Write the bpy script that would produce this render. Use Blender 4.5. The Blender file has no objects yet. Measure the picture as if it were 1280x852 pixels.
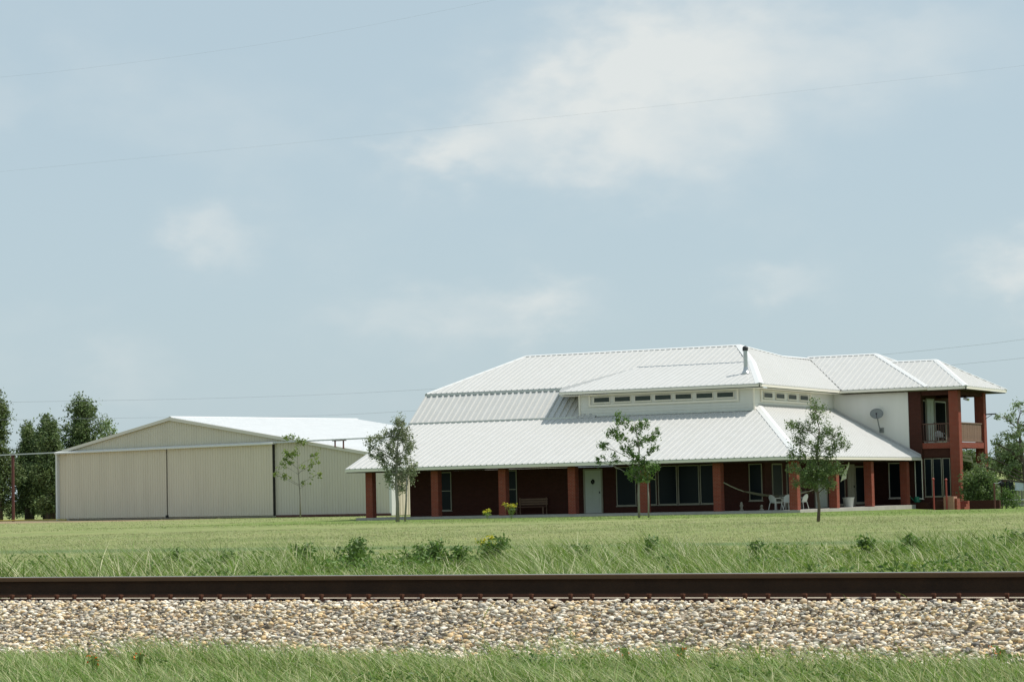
import bpy, bmesh, math, random
import numpy as np
from mathutils import Vector, Matrix
D = bpy.data
sc = bpy.context.scene
C = sc.collection
R = math.radians
rng = np.random.default_rng(7)
random.seed(7)

# ------------------------------------------------------------------ camera
TH, ROLL, PITCH, CAMZ = R(27), R(1.3), math.atan(191/3000), 1.24
F0 = Vector((-math.sin(TH), math.cos(TH), 0)); R0 = Vector((math.cos(TH), math.sin(TH), 0)); U0 = Vector((0, 0, 1))
Fv = F0*math.cos(PITCH) + U0*math.sin(PITCH); Uv = -F0*math.sin(PITCH) + U0*math.cos(PITCH)
Rr = R0*math.cos(ROLL) - Uv*math.sin(ROLL); Ur = Uv*math.cos(ROLL) + R0*math.sin(ROLL)
cam = D.objects.new('camera', D.cameras.new('camera')); C.objects.link(cam)
m3 = Matrix((Rr, Ur, -Fv)).transposed()
cam.matrix_world = Matrix.Translation((0, 0, CAMZ)) @ m3.to_4x4()
cam.data.sensor_width = 36; cam.data.lens = 84.375; cam.data.clip_end = 6000; cam.data.clip_start = .5
sc.camera = cam
sc.render.resolution_x = 1024; sc.render.resolution_y = 681

# ------------------------------------------------------------------ world, sun, exposure
SUN_AZ, SUN_EL = R(57), R(59)          # azimuth measured from +Y towards +X
w = D.worlds.new('World'); sc.world = w; w.use_nodes = True
nt = w.node_tree; N = nt.nodes; L = nt.links; N.clear()
out = N.new('ShaderNodeOutputWorld'); bg = N.new('ShaderNodeBackground')
sky = N.new('ShaderNodeTexSky'); sky.sky_type = 'NISHITA'; sky.sun_disc = False
sky.sun_elevation = SUN_EL; sky.sun_rotation = SUN_AZ; sky.air_density = 1.0; sky.dust_density = 1.2; sky.ozone_density = 1.5
tc = N.new('ShaderNodeTexCoord')
def wmath(op, a, b=None, c=None, clamp=False):
    n = N.new('ShaderNodeMath'); n.operation = op; n.use_clamp = clamp
    for i, v in enumerate((a, b, c)):
        if v is None: continue
        if isinstance(v, (int, float)): n.inputs[i].default_value = v
        else: L.new(v, n.inputs[i])
    return n.outputs[0]
# the thin milky haze of the day, the same all round
hz = N.new('ShaderNodeMix'); hz.data_type = 'RGBA'; hz.inputs[0].default_value = .78
L.new(sky.outputs[0], hz.inputs[6]); hz.inputs[7].default_value = (5.35, 6.65, 7.3, 1)
# soft cumulus: noise fields all over, and the few larger banks that stood there that day
nz = N.new('ShaderNodeTexNoise'); nz.inputs['Scale'].default_value = 9; nz.inputs['Detail'].default_value = 7; nz.inputs['Roughness'].default_value = .55
mp = N.new('ShaderNodeMapping'); mp.inputs['Scale'].default_value = (1, 1, 1.8)
L.new(tc.outputs['Generated'], mp.inputs[0]); L.new(mp.outputs[0], nz.inputs['Vector'])
nz2 = N.new('ShaderNodeTexNoise'); nz2.inputs['Scale'].default_value = 45; nz2.inputs['Detail'].default_value = 6
L.new(mp.outputs[0], nz2.inputs['Vector'])
warp = N.new('ShaderNodeVectorMath'); warp.operation = 'MULTIPLY_ADD'
sub = N.new('ShaderNodeVectorMath'); sub.operation = 'SUBTRACT'; L.new(nz2.outputs['Color'], sub.inputs[0]); sub.inputs[1].default_value = (.5, .5, .5)
L.new(sub.outputs[0], warp.inputs[0]); warp.inputs[1].default_value = (.045, .045, .035); L.new(tc.outputs['Generated'], warp.inputs[2])
def sky_dir(az, el):
    a, e = R(az), R(el); return Vector((math.sin(a)*math.cos(e), math.cos(a)*math.cos(e), math.sin(e)))
banks = [ # azimuth deg (from +Y towards +X), elevation deg, half width deg, half height deg, strength
 (-23.2,10.6,2.6,1.35,1.0),(-25.3,9.0,3.0,1.6,.75),(-20.2,9.4,3.4,1.5,.50),(-28.5,8.2,1.3,.8,.9),(-24.0,7.9,2.5,.9,.45),(-17.0,10.4,3.0,1.0,.45),
 (-14.6,4.9,1.7,.95,.9),(-20.6,4.9,1.3,.55,.6),(-34.2,6.2,1.2,.8,.75),(-28.5,4.2,3.2,.75,.6),(-26.0,4.6,1.0,.6,.6),(-36.4,3.0,1.4,.9,.5),
 (-39.3,9.4,.8,1.0,.4),(-47,8,4,1.8,.8),(-6,9,4,1.5,.8),(-60,12,5,2.2,.8),(10,7,4,1.6,.7),(30,12,6,2.4,.8),(-90,9,6,2,.8),(60,8,5,2,.8),
 (100,12,6,2.5,.8),(140,9,6,2,.8),(180,12,6,2.5,.8),(-140,9,6,2,.8)]
tot = None
for az, el, hw, hh, st in banks:
    c = sky_dir(az, el); e1 = Vector((math.cos(R(az)), -math.sin(R(az)), 0)); e2 = e1.cross(c)
    def dotn(v, k):
        n = N.new('ShaderNodeVectorMath'); n.operation = 'DOT_PRODUCT'; L.new(warp.outputs[0], n.inputs[0]); n.inputs[1].default_value = v*k; return n.outputs['Value']
    a = dotn(e1, 1/math.sin(R(hw))); s2 = dotn(e2, 1/math.sin(R(hh))); fwd = dotn(c, 1)
    d2 = wmath('MULTIPLY_ADD', s2, s2, wmath('MULTIPLY', a, a))
    g = wmath('MULTIPLY', wmath('POWER', 2.718, wmath('MULTIPLY', d2, -.9)), st)
    g = wmath('MULTIPLY', g, wmath('GREATER_THAN', fwd, 0.5))
    tot = g if tot is None else wmath('MAXIMUM', tot, g) if False else wmath('ADD', tot, g)
br = wmath('MULTIPLY_ADD', nz.outputs['Fac'], 1.5, -.25)
br2 = wmath('MULTIPLY_ADD', nz2.outputs['Fac'], .9, .55)
cl = wmath('MULTIPLY', wmath('MULTIPLY', tot, br2), 1.0, None)
mr = N.new('ShaderNodeMapRange'); mr.interpolation_type = 'SMOOTHSTEP'; L.new(cl, mr.inputs[0]); mr.inputs[1].default_value = .0; mr.inputs[2].default_value = 1.75
mr2 = N.new('ShaderNodeMapRange'); mr2.interpolation_type = 'SMOOTHSTEP'; L.new(nz.outputs['Fac'], mr2.inputs[0]); mr2.inputs[1].default_value = .5; mr2.inputs[2].default_value = .85; mr2.inputs[4].default_value = .22
cf = wmath('MINIMUM', wmath('ADD', mr.outputs[0], mr2.outputs[0]), .8)
cm = N.new('ShaderNodeMix'); cm.data_type = 'RGBA'; L.new(cf, cm.inputs[0]); L.new(hz.outputs[2], cm.inputs[6]); cm.inputs[7].default_value = (8.1, 8.3, 8.05, 1)
L.new(cm.outputs[2], bg.inputs[0]); bg.inputs[1].default_value = .10
L.new(bg.outputs[0], out.inputs[0])
sun = D.objects.new('sun', D.lights.new('sun', 'SUN')); C.objects.link(sun)
sun.data.energy = 4.4; sun.data.angle = R(.6); sun.data.color = (1, .95, .87)
sd = Vector((math.sin(SUN_AZ)*math.cos(SUN_EL), math.cos(SUN_AZ)*math.cos(SUN_EL), math.sin(SUN_EL)))
sun.rotation_euler = sd.to_track_quat('Z', 'Y').to_euler(); sun.location = (0, 0, 60)
sc.view_settings.view_transform = 'Standard'; sc.view_settings.look = 'None'; sc.view_settings.exposure = 0; sc.view_settings.gamma = 1
sc.render.engine = 'CYCLES'

# ------------------------------------------------------------------ materials
def mat(name, col, rough=.7, metal=0, noise=None, bump=None, transl=0, spec=.5, brick=None, island=0, coat=0, streak=0):
    """noise=(scale, amount, second colour); bump=(scale, strength)"""
    m = D.materials.new(name); m.use_nodes = True; t = m.node_tree; n = t.nodes; l = t.links
    b = n['Principled BSDF']; b.inputs['Roughness'].default_value = rough; b.inputs['Metallic'].default_value = metal
    b.inputs['Specular IOR Level'].default_value = spec
    if coat: b.inputs['Coat Weight'].default_value = coat
    c = n.new('ShaderNodeRGB'); c.outputs[0].default_value = (*col, 1); cur = c.outputs[0]
    co = n.new('ShaderNodeTexCoord')
    if brick:
        bt = n.new('ShaderNodeTexBrick'); mpp = n.new('ShaderNodeMapping'); l.new(co.outputs['Object'], mpp.inputs[0])
        sep = n.new('ShaderNodeSeparateXYZ'); comb = n.new('ShaderNodeCombineXYZ'); l.new(co.outputs['Object'], sep.inputs[0])
        ad = n.new('ShaderNodeMath'); ad.operation = 'ADD'; l.new(sep.outputs[0], ad.inputs[0]); l.new(sep.outputs[1], ad.inputs[1])
        l.new(ad.outputs[0], comb.inputs[0]); l.new(sep.outputs[2], comb.inputs[1]); l.new(comb.outputs[0], bt.inputs[0])
        bt.inputs['Scale'].default_value = 1; bt.inputs['Brick Width'].default_value = .21; bt.inputs['Row Height'].default_value = .075; bt.inputs['Mortar Size'].default_value = .008
        bt.inputs['Color1'].default_value = (*col, 1); bt.inputs['Color2'].default_value = (*brick, 1); bt.inputs['Mortar'].default_value = (col[0]*.9, col[0]*.55, col[0]*.45, 1)
        cur = bt.outputs[0]
    if noise:
        nn = n.new('ShaderNodeTexNoise'); nn.inputs['Scale'].default_value = noise[0]; nn.inputs['Detail'].default_value = 6; nn.inputs['Roughness'].default_value = .65
        if streak:
            ms_ = n.new('ShaderNodeMapping'); ms_.inputs['Scale'].default_value = (3.5, 3.5, .35); l.new(co.outputs['Object'], ms_.inputs[0]); l.new(ms_.outputs[0], nn.inputs['Vector'])
        else: l.new(co.outputs['Object'], nn.inputs['Vector'])
        r = n.new('ShaderNodeMapRange'); l.new(nn.outputs['Fac'], r.inputs[0]); r.inputs[1].default_value = .35; r.inputs[2].default_value = .68; r.inputs[4].default_value = noise[1]
        mx = n.new('ShaderNodeMix'); mx.data_type = 'RGBA'; l.new(r.outputs[0], mx.inputs[0]); l.new(cur, mx.inputs[6]); mx.inputs[7].default_value = (*noise[2], 1); cur = mx.outputs[2]
    if island:
        g = n.new('ShaderNodeNewGeometry'); r = n.new('ShaderNodeMapRange'); l.new(g.outputs['Random Per Island'], r.inputs[0]); r.inputs[3].default_value = 1-island; r.inputs[4].default_value = 1+island
        h = n.new('ShaderNodeHueSaturation'); l.new(r.outputs[0], h.inputs['Value']); l.new(cur, h.inputs['Color']); cur = h.outputs[0]
    l.new(cur, b.inputs['Base Color'])
    if bump:
        bn = n.new('ShaderNodeTexNoise'); bn.inputs['Scale'].default_value = bump[0]; bn.inputs['Detail'].default_value = 4; l.new(co.outputs['Object'], bn.inputs['Vector'])
        bm_ = n.new('ShaderNodeBump'); bm_.inputs['Strength'].default_value = bump[1]; bm_.inputs['Distance'].default_value = .02; l.new(bn.outputs['Fac'], bm_.inputs['Height']); l.new(bm_.outputs[0], b.inputs['Normal'])
    if transl:
        tr = n.new('ShaderNodeBsdfTranslucent'); ms = n.new('ShaderNodeMixShader'); ms.inputs[0].default_value = transl
        h2 = n.new('ShaderNodeHueSaturation'); h2.inputs['Value'].default_value = 1.25; h2.inputs['Saturation'].default_value = 1.1; l.new(cur, h2.inputs['Color']); l.new(h2.outputs[0], tr.inputs[0])
        l.new(b.outputs[0], ms.inputs[1]); l.new(tr.outputs[0], ms.inputs[2]); l.new(ms.outputs[0], n['Material Output'].inputs[0])
    return m
M = {}
M['roof'] = mat('white_metal_roofing', (.53, .525, .51), .45, 0, (.5, .45, (.46, .455, .43)), spec=.35, streak=1)
M['hroof'] = mat('bright_white_metal_roofing', (.72, .73, .73), .45, 0, (.3, .6, (.62, .63, .63)), streak=1)
M['trim'] = mat('off_white_trim', (.80, .745, .65), .5, 0, (2, .3, (.72, .67, .58)))
M['whitetrim'] = mat('white_flashing', (.70, .70, .69), .4)
M['siding'] = mat('painted_white_siding', (.70, .685, .64), .6, 0, (.4, .6, (.64, .625, .58)), streak=1)
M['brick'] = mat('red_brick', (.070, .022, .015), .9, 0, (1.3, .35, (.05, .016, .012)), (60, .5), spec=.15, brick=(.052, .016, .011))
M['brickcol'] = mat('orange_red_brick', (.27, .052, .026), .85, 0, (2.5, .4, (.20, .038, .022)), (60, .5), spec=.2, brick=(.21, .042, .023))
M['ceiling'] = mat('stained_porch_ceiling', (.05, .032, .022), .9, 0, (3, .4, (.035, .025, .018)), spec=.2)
M['concrete'] = mat('pale_concrete', (.42, .40, .36), .9, 0, (1.5, .6, (.30, .28, .25)), (20, .3))
M['glass'] = mat('dark_window_glass', (.006, .012, .016), .30, 0, (.5, .5, (.006, .008, .010)), spec=.12)
M['greyglass'] = mat('grey_green_glass', (.05, .065, .06), .3, 0, (.8, .4, (.035, .045, .04)), spec=.2)
M['darkpane'] = mat('dark_matt_pane', (.012, .014, .016), .8, 0, (.8, .4, (.02, .02, .02)), spec=.0)
M['frame'] = mat('beige_window_frame', (.28, .26, .20), .5)
M['door'] = mat('pale_grey_door_paint', (.50, .53, .46), .5, 0, (2, .3, (.43, .46, .40)))
M['steel'] = mat('galvanised_steel', (.55, .56, .56), .3, .85, (5, .4, (.35, .35, .35)))
M['darkmetal'] = mat('dark_metal', (.04, .04, .045), .5, .4)
M['beige'] = mat('beige_metal_cladding', (.68, .605, .485), .5, 0, (.35, .8, (.61, .54, .43)), streak=1)
M['greywall'] = mat('greyer_beige_cladding', (.62, .57, .475), .5, 0, (.35, .8, (.56, .51, .425)), streak=1)
M['gap'] = mat('dark_gap', (.03, .028, .025), .9)
M['postbrown'] = mat('rusty_brown_paint', (.12, .04, .03), .8, 0, (4, .6, (.07, .03, .025)))
M['redpaint'] = mat('red_paint', (.32, .05, .04), .6, 0, (6, .4, (.22, .04, .03)))
M['wood'] = mat('weathered_brown_board', (.20, .12, .08), .85, 0, (4, .6, (.13, .085, .06)), island=.2)
M['redwood'] = mat('dark_red_brown_wood', (.11, .055, .04), .85, 0, (4, .6, (.075, .04, .03)), island=.2)
M['greywood'] = mat('grey_weathered_board', (.30, .28, .24), .9, 0, (3, .6, (.20, .185, .16)), island=.2)
M['plastic'] = mat('white_plastic', (.62, .63, .58), .45)
M['rope'] = mat('cream_canvas', (.40, .38, .28), .9, 0, (8, .4, (.30, .29, .21)))
M['green'] = mat('green_plastic', (.01, .16, .09), .4)
M['blackcloth'] = mat('black_cloth', (.018, .02, .02), .9)
M['whitecloth'] = mat('white_cloth', (.72, .76, .84), .85, transl=.25)
M['wire'] = mat('grey_wire', (.25, .28, .31), .8)
M['bark'] = mat('grey_brown_bark', (.13, .10, .075), .9, 0, (9, .7, (.07, .055, .042)), (20, .8))
M['palebark'] = mat('pale_grey_bark', (.28, .26, .22), .9, 0, (9, .6, (.18, .165, .14)), (20, .6))
M['leaf_pine'] = mat('dark_pine_needles', (.085, .14, .045), .7, 0, (.9, .8, (.17, .21, .075)), transl=.2, island=.5)
M['leaf_dark'] = mat('dark_green_leaves', (.09, .165, .04), .55, 0, (1.2, .7, (.16, .24, .065)), transl=.3, island=.45)
M['leaf_olive'] = mat('greyish_olive_leaves', (.20, .235, .13), .5, 0, (1.2, .7, (.30, .32, .20)), transl=.3, island=.45)
M['leaf_mid'] = mat('mid_green_leaves', (.11, .17, .055), .5, 0, (1.2, .7, (.18, .235, .09)), transl=.35, island=.45)
M['leaf_fresh'] = mat('fresh_yellow_green_leaves', (.16, .24, .045), .55, 0, (1.2, .7, (.24, .28, .08)), transl=.35, island=.35)
M['leaf_pale'] = mat('pale_green_leaves', (.20, .27, .125), .5, 0, (1.2, .7, (.30, .36, .20)), transl=.35, island=.4)
M['weedleaf'] = mat('deep_green_weed_leaves', (.09, .17, .035), .55, 0, (3, .7, (.15, .225, .06)), transl=.35, island=.4)
M['yellow'] = mat('yellow_petals', (.62, .56, .05), .7, transl=.2, island=.2)
M['orange'] = mat('orange_petals', (.75, .16, .03), .7, transl=.2, island=.2)
M['rail'] = mat('rusty_rail_steel', (.034, .022, .016), .85, 0, (4, .7, (.055, .032, .020)), (30, .3), spec=.12)
M['railtop'] = mat('worn_rail_top', (.50, .48, .42), .30, .8, (3, .4, (.35, .32, .27)))
M['railfoot'] = mat('red_rusted_rail_foot', (.115, .050, .030), .9, 0, (5, .7, (.065, .03, .02)), (40, .3), spec=.1)
M['railhead'] = mat('brown_rusted_rail_head', (.115, .070, .040), .75, 0, (3, .6, (.085, .052, .032)), (40, .2), spec=.15)
M['plate'] = mat('rusty_tie_plate', (.085, .035, .022), .9, 0, (9, .7, (.05, .026, .018)), (40, .6))
M['tie'] = mat('creosoted_timber', (.06, .045, .035), .9, 0, (6, .6, (.10, .08, .06)), (18, .8))
M['litter'] = mat('white_litter', (.8, .8, .78), .6)

def grass_mat(name, c1, c2, c3, transl=.3, pale=.66):
    m = mat(name, c1, .6, 0, (.22, .8, c2), transl=transl, island=.35)
    t = m.node_tree; n = t.nodes; l = t.links; b = n['Principled BSDF']
    g = n.new('ShaderNodeNewGeometry'); gt = n.new('ShaderNodeMath'); gt.operation = 'GREATER_THAN'; gt.inputs[1].default_value = pale; 
    wn = n.new('ShaderNodeTexWhiteNoise'); wn.noise_dimensions = '1D'; l.new(g.outputs['Random Per Island'], wn.inputs['W']); l.new(wn.outputs['Value'], gt.inputs[0])
    mx = n.new('ShaderNodeMix'); mx.data_type = 'RGBA'; l.new(gt.outputs[0], mx.inputs[0])
    src = b.inputs['Base Color'].links[0].from_socket; l.new(src, mx.inputs[6]); mx.inputs[7].default_value = (*c3, 1); l.new(mx.outputs[2], b.inputs['Base Color'])
    for lk in list(l):
        if lk.to_node.type == 'HUE_SAT' and lk.to_socket.name == 'Color' and lk.from_socket == src: l.new(mx.outputs[2], lk.to_socket)
    return m
M['grass_near'] = grass_mat('long_verge_grass', (.135, .23, .045), (.21, .285, .08), (.43, .44, .23))
M['grass_tall'] = grass_mat('tall_wind_blown_grass', (.115, .195, .032), (.195, .27, .06), (.52, .52, .31), pale=.76)
M['grass_field'] = grass_mat('seeding_meadow_grass', (.20, .25, .088), (.265, .295, .125), (.39, .375, .22))
M['grass_lawn'] = grass_mat('greener_lawn_grass', (.135, .21, .045), (.195, .25, .075), (.31, .32, .15))

# ------------------------------------------------------------------ mesh helpers
class MB:
    def __init__(s): s.v = []; s.f = []; s.mi = []; s.parts = []
    def add(s, vs, fs, mi=0):
        s.parts.append((vs, fs)); o = len(s.v); s.v += [tuple(v) for v in vs]; s.f += [tuple(i+o for i in f) for f in fs]; s.mi += [mi]*len(fs); return s
    def box(s, a, b, mi=0):
        x0, x1 = sorted((a[0], b[0])); y0, y1 = sorted((a[1], b[1])); z0, z1 = sorted((a[2], b[2]))
        return s.add([(x0,y0,z0),(x1,y0,z0),(x1,y1,z0),(x0,y1,z0),(x0,y0,z1),(x1,y0,z1),(x1,y1,z1),(x0,y1,z1)],
              [(0,3,2,1),(4,5,6,7),(0,1,5,4),(1,2,6,5),(2,3,7,6),(3,0,4,7)], mi)
    def obox(s, o, u, v, wv, mi=0):   # box spanned by vectors
        o, u, v, wv = map(Vector, (o, u, v, wv)); p = [o, o+u, o+u+v, o+v]; q = [k+wv for k in p]
        return s.add(p+q, [(0,3,2,1),(4,5,6,7),(0,1,5,4),(1,2,6,5),(2,3,7,6),(3,0,4,7)], mi)
    def tube(s, pts, rad, n=6, mi=0, cap=True):
        pts = [Vector(p) for p in pts]; rad = rad if isinstance(rad, (list, tuple)) else [rad]*len(pts); vs = []; fs = []
        for i, p in enumerate(pts):
            t = (pts[min(i+1, len(pts)-1)]-pts[max(i-1, 0)]).normalized()
            a = t.cross(Vector((0, 0, 1)) if abs(t.z) < .9 else Vector((1, 0, 0))).normalized(); b = t.cross(a)
            for k in range(n): ang = 2*math.pi*k/n; vs.append(p+(a*math.cos(ang)+b*math.sin(ang))*rad[i])
        for i in range(len(pts)-1):
            for k in range(n): fs.append((i*n+k, i*n+(k+1) % n, (i+1)*n+(k+1) % n, (i+1)*n+k))
        if cap: fs += [tuple(range(n)), tuple(range((len(pts)-1)*n, len(pts)*n))]
        return s.add(vs, fs, mi)
    def lathe(s, o, prof, n=12, mi=0, cap=True):
        vs = []; fs = []
        for r, z in prof:
            for k in range(n): a = 2*math.pi*k/n; vs.append((o[0]+r*math.cos(a), o[1]+r*math.sin(a), o[2]+z))
        for i in range(len(prof)-1):
            for k in range(n): fs.append((i*n+k, i*n+(k+1) % n, (i+1)*n+(k+1) % n, (i+1)*n+k))
        if cap: fs += [tuple(range(n)), tuple(range((len(prof)-1)*n, len(prof)*n))]
        return s.add(vs, fs, mi)
    def each(s, name, m, parent=None, **k):      # every added piece an object of its own
        r = None
        for vs, fs in s.parts: r = MB().add(vs, fs).build(name, m, parent, **k)
        return r
    def build(s, name, m, parent=None, bevel=0, smooth=False):
        me = D.meshes.new(name); me.from_pydata(s.v, [], s.f); me.update()
        bm = bmesh.new(); bm.from_mesh(me); bmesh.ops.recalc_face_normals(bm, faces=bm.faces)
        if bevel: bmesh.ops.bevel(bm, geom=[e for e in bm.edges if e.is_manifold and e.calc_face_angle(0) > .5], offset=bevel, segments=1, affect='EDGES')
        bm.to_mesh(me); bm.free()
        ms = m if isinstance(m, (list, tuple)) else [m]
        for q in ms: me.materials.append(M[q])
        if len(ms) > 1 and not bevel:
            for p, i in zip(me.polygons, s.mi): p.material_index = i
        if smooth:
            for p in me.polygons: p.use_smooth = True
        o = D.objects.new(name, me); C.objects.link(o)
        if parent: o.parent = parent; o.matrix_parent_inverse = Matrix.Translation(-parent.location) if parent.parent is None and parent.type == 'EMPTY' else Matrix()
        return o
def tag(o, label=None, cat=None, group=None, kind=None):
    if label: o['label'] = label
    if cat: o['category'] = cat
    if group: o['group'] = group
    if kind: o['kind'] = kind
    return o
def thing(name, loc, label, cat, group=None, rz=0):
    o = D.objects.new(name, None); C.objects.link(o); o.location = loc; o.empty_display_size = .3
    o.rotation_euler.z = rz
    return tag(o, label, cat, group)
def raw(name, verts, faces, m, parent=None, smooth=False):   # numpy mesh, tris or quads
    me = D.meshes.new(name); nf, k = faces.shape
    me.vertices.add(len(verts)); me.vertices.foreach_set('co', verts.astype(np.float32).ravel())
    me.loops.add(nf*k); me.loops.foreach_set('vertex_index', faces.astype(np.int32).ravel())
    me.polygons.add(nf); me.polygons.foreach_set('loop_start', np.arange(0, nf*k, k, dtype=np.int32)); me.polygons.foreach_set('loop_total', np.full(nf, k, dtype=np.int32))
    me.update(calc_edges=True); me.materials.append(M[m])
    if smooth: me.polygons.foreach_set('use_smooth', np.ones(nf, bool))
    o = D.objects.new(name, me); C.objects.link(o)
    if parent: o.parent = parent; o.matrix_parent_inverse = Matrix.Translation(-parent.location) if parent.type == 'EMPTY' else Matrix()
    return o
def copy_tree(o, parent=None):
    c = o.copy(); C.objects.link(c); c.parent = parent
    for ch in list(o.children): copy_tree(ch, c)
    return c

# ------------------------------------------------------------------ ground
def ss(a, b, x):
    t = np.clip((x-a)/(b-a), 0, 1); return t*t*(3-2*t)
def ground_z(x, y):
    x = np.asarray(x, float); y = np.asarray(y, float)
    z = -.15+.04*np.sin(x*.21+1)*np.sin(y*.17)*ss(40, 70, y)*(1-ss(115, 124, y))
    z = z-.26*ss(-48, -44, x)*ss(126, 146, y)*(1-ss(200, 260, y))
    z = z+(0-z)*(1-ss(15.2, 18.5, y))          # verge on the near side
    z = z+.06*ss(-3, 8, 10-y)
    # railway embankment
    bank = np.where(y < 18.3, ss(16.2, 17.9, y), 1-ss(19.8, 23.0, y))
    z = z+(0.30-z)*bank
    lat = x*R0.x+y*R0.y; dep = x*F0.x+y*F0.y
    z = z+5.0*ss(20, 130, lat)*ss(220, 560, dep)
    z = z+.9*ss(300, 900, dep)
    return z
def build_ground():
    def axis(lo, hi, c, fine, n):
        # spacing grows away from the fine band
        a = list(np.arange(fine[0], fine[1], c))
        st = c; v = fine[1]
        while v < hi: a.append(v); st *= 1.12; v += st
        a.append(hi); st = c; v = fine[0]-c
        b = []
        while v > lo: b.append(v); st *= 1.12; v -= st
        b.append(lo); return np.array(sorted(b+a))
    xs = axis(-4000, 4000, 2.0, (-160, 30), 0); ys = np.unique(np.concatenate([np.arange(12, 26, .3), axis(-300, 5000, 2.0, (26, 220), 0)]))
    X, Y = np.meshgrid(xs, ys); Z = ground_z(X, Y)
    V = np.stack([X, Y, Z], -1).reshape(-1, 3); nx, ny = len(xs), len(ys)
    i = np.arange(ny-1)[:, None]*nx+np.arange(nx-1)[None]; Fq = np.stack([i, i+1, i+nx+1, i+nx], -1).reshape(-1, 4)
    m = D.materials.new('meadow_ground'); m.use_nodes = True; M['ground'] = m
    t = m.node_tree; n = t.nodes; l = t.links; b = n['Principled BSDF']; b.inputs['Roughness'].default_value = .95; b.inputs['Specular IOR Level'].default_value = .1
    g = n.new('ShaderNodeNewGeometry'); sp = n.new('ShaderNodeSeparateXYZ'); l.new(g.outputs['Position'], sp.inputs[0])
    def noise(scale, det=6, sy=1):
        mpp = n.new('ShaderNodeMapping'); mpp.inputs['Scale'].default_value = (1, sy, 1); l.new(g.outputs['Position'], mpp.inputs[0])
        q = n.new('ShaderNodeTexNoise'); q.inputs['Scale'].default_value = scale; q.inputs['Detail'].default_value = det; q.inputs['Roughness'].default_value = .7; l.new(mpp.outputs[0], q.inputs['Vector']); return q.outputs['Fac']
    def mr_(v, a, b_, lo=0, hi=1):
        q = n.new('ShaderNodeMapRange'); q.interpolation_type = 'SMOOTHSTEP'; l.new(v, q.inputs[0]); q.inputs[1].default_value = a; q.inputs[2].default_value = b_; q.inputs[3].default_value = lo; q.inputs[4].default_value = hi; return q.outputs[0]
    def mixc(f, a, c):
        q = n.new('ShaderNodeMix'); q.data_type = 'RGBA'; l.new(f, q.inputs[0])
        if isinstance(a, tuple): q.inputs[6].default_value = (*a, 1)
        else: l.new(a, q.inputs[6])
        if isinstance(c, tuple): q.inputs[7].default_value = (*c, 1)
        else: l.new(c, q.inputs[7])
        return q.outputs[2]
    def mul(a, c):
        q = n.new('ShaderNodeMath'); q.operation = 'MULTIPLY'; l.new(a, q.inputs[0]); l.new(c, q.inputs[1]); return q.outputs[0]
    c = mixc(mr_(noise(.12), .35, .65), (.185, .235, .08), (.255, .28, .115))
    c = mixc(mr_(noise(1.6, 8), .45, .75), c, (.36, .35, .19))
    c = mixc(mr_(noise(5, 8), .5, .72, 0, .5), c, (.15, .20, .07))
    # greener mown lawn close to the house
    lawn = mul(mr_(sp.outputs[1], 104, 116), mr_(sp.outputs[0], -86, -74)); c = mixc(lawn, c, mixc(mr_(noise(.8), .35, .65), (.13, .20, .045), (.19, .25, .075)))
    # worn bare earth in front of the big shed
    bare = mul(mul(mr_(sp.outputs[1], 143, 152), mr_(sp.outputs[0], -98, -112)), mul(mr_(noise(.15, 7), .30, .5), mr_(sp.outputs[1], 178, 164))); c = mixc(bare, c, (.30, .23, .15))
    # darker green ditch line
    sub_ = n.new('ShaderNodeMath'); sub_.operation = 'SUBTRACT'; l.new(sp.outputs[1], sub_.inputs[0]); sub_.inputs[1].default_value = 57
    ab = n.new('ShaderNodeMath'); ab.operation = 'ABSOLUTE'; l.new(sub_.outputs[0], ab.inputs[0]); c = mixc(mr_(ab.outputs[0], 3.2, .4, 0, .75), c, (.10, .17, .07))
    # dirt under ballast
    ab2 = n.new('ShaderNodeMath'); ab2.operation = 'SUBTRACT'; l.new(sp.outputs[1], ab2.inputs[0]); ab2.inputs[1].default_value = 18.9
    ab3 = n.new('ShaderNodeMath'); ab3.operation = 'ABSOLUTE'; l.new(ab2.outputs[0], ab3.inputs[0]); c = mixc(mr_(ab3.outputs[0], 3.4, 2.6), c, (.42, .36, .28))
    l.new(c, b.inputs['Base Color'])
    bp = n.new('ShaderNodeBump'); bp.inputs['Strength'].default_value = .8; bp.inputs['Distance'].default_value = .15; l.new(noise(3, 8), bp.inputs['Height']); l.new(bp.outputs[0], b.inputs['Normal'])
    o = raw('ground', V, Fq, 'ground', smooth=True); tag(o, kind='structure'); o['label'] = 'flat grassy meadow with a low railway bank'
build_ground()

# ------------------------------------------------------------------ railway
RY = 18.3                      # near rail line, along X
RTOP = .558
def rail_profile():
    # half profile (y, z) from the foot up, total height .19
    p = [(.075,0),(.075,.012),(.030,.028),(.012,.042),(.010,.125),(.018,.140),(.037,.150),(.038,.180),(.030,.189),(.014,.192)]
    return [(y, z) for y, z in p]+[(-y, z) for y, z in reversed(p)]
tr = thing('railway_track', (-12, RY+.72, .38), 'dark rusty railway track with worn rail tops running across the foreground', 'railway')
def rail(y, ztop):
    pr = rail_profile(); n = len(pr); x0, x1 = -48, 26; b = MB()
    vs = [(x0, y+a, ztop-.192+z) for a, z in pr]+[(x1, y+a, ztop-.192+z) for a, z in pr]
    fs = [(i, (i+1) % n, n+(i+1) % n, n+i) for i in range(n)]+[tuple(range(n)), tuple(range(n, 2*n))]
    b.add(vs, fs); b.mi = [1 if i in (9, 10) else 2 if (6 <= i <= 7 or 11 <= i <= 12) else 3 if (i <= 1 or 17 <= i <= 18) else 0 for i in range(len(fs))]
    return b.build('rail', ['rail', 'railtop', 'railhead', 'railfoot'], tr)
rail(RY, RTOP); rail(RY+1.51, RTOP-.07)
ties = []; x = -30.0
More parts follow.
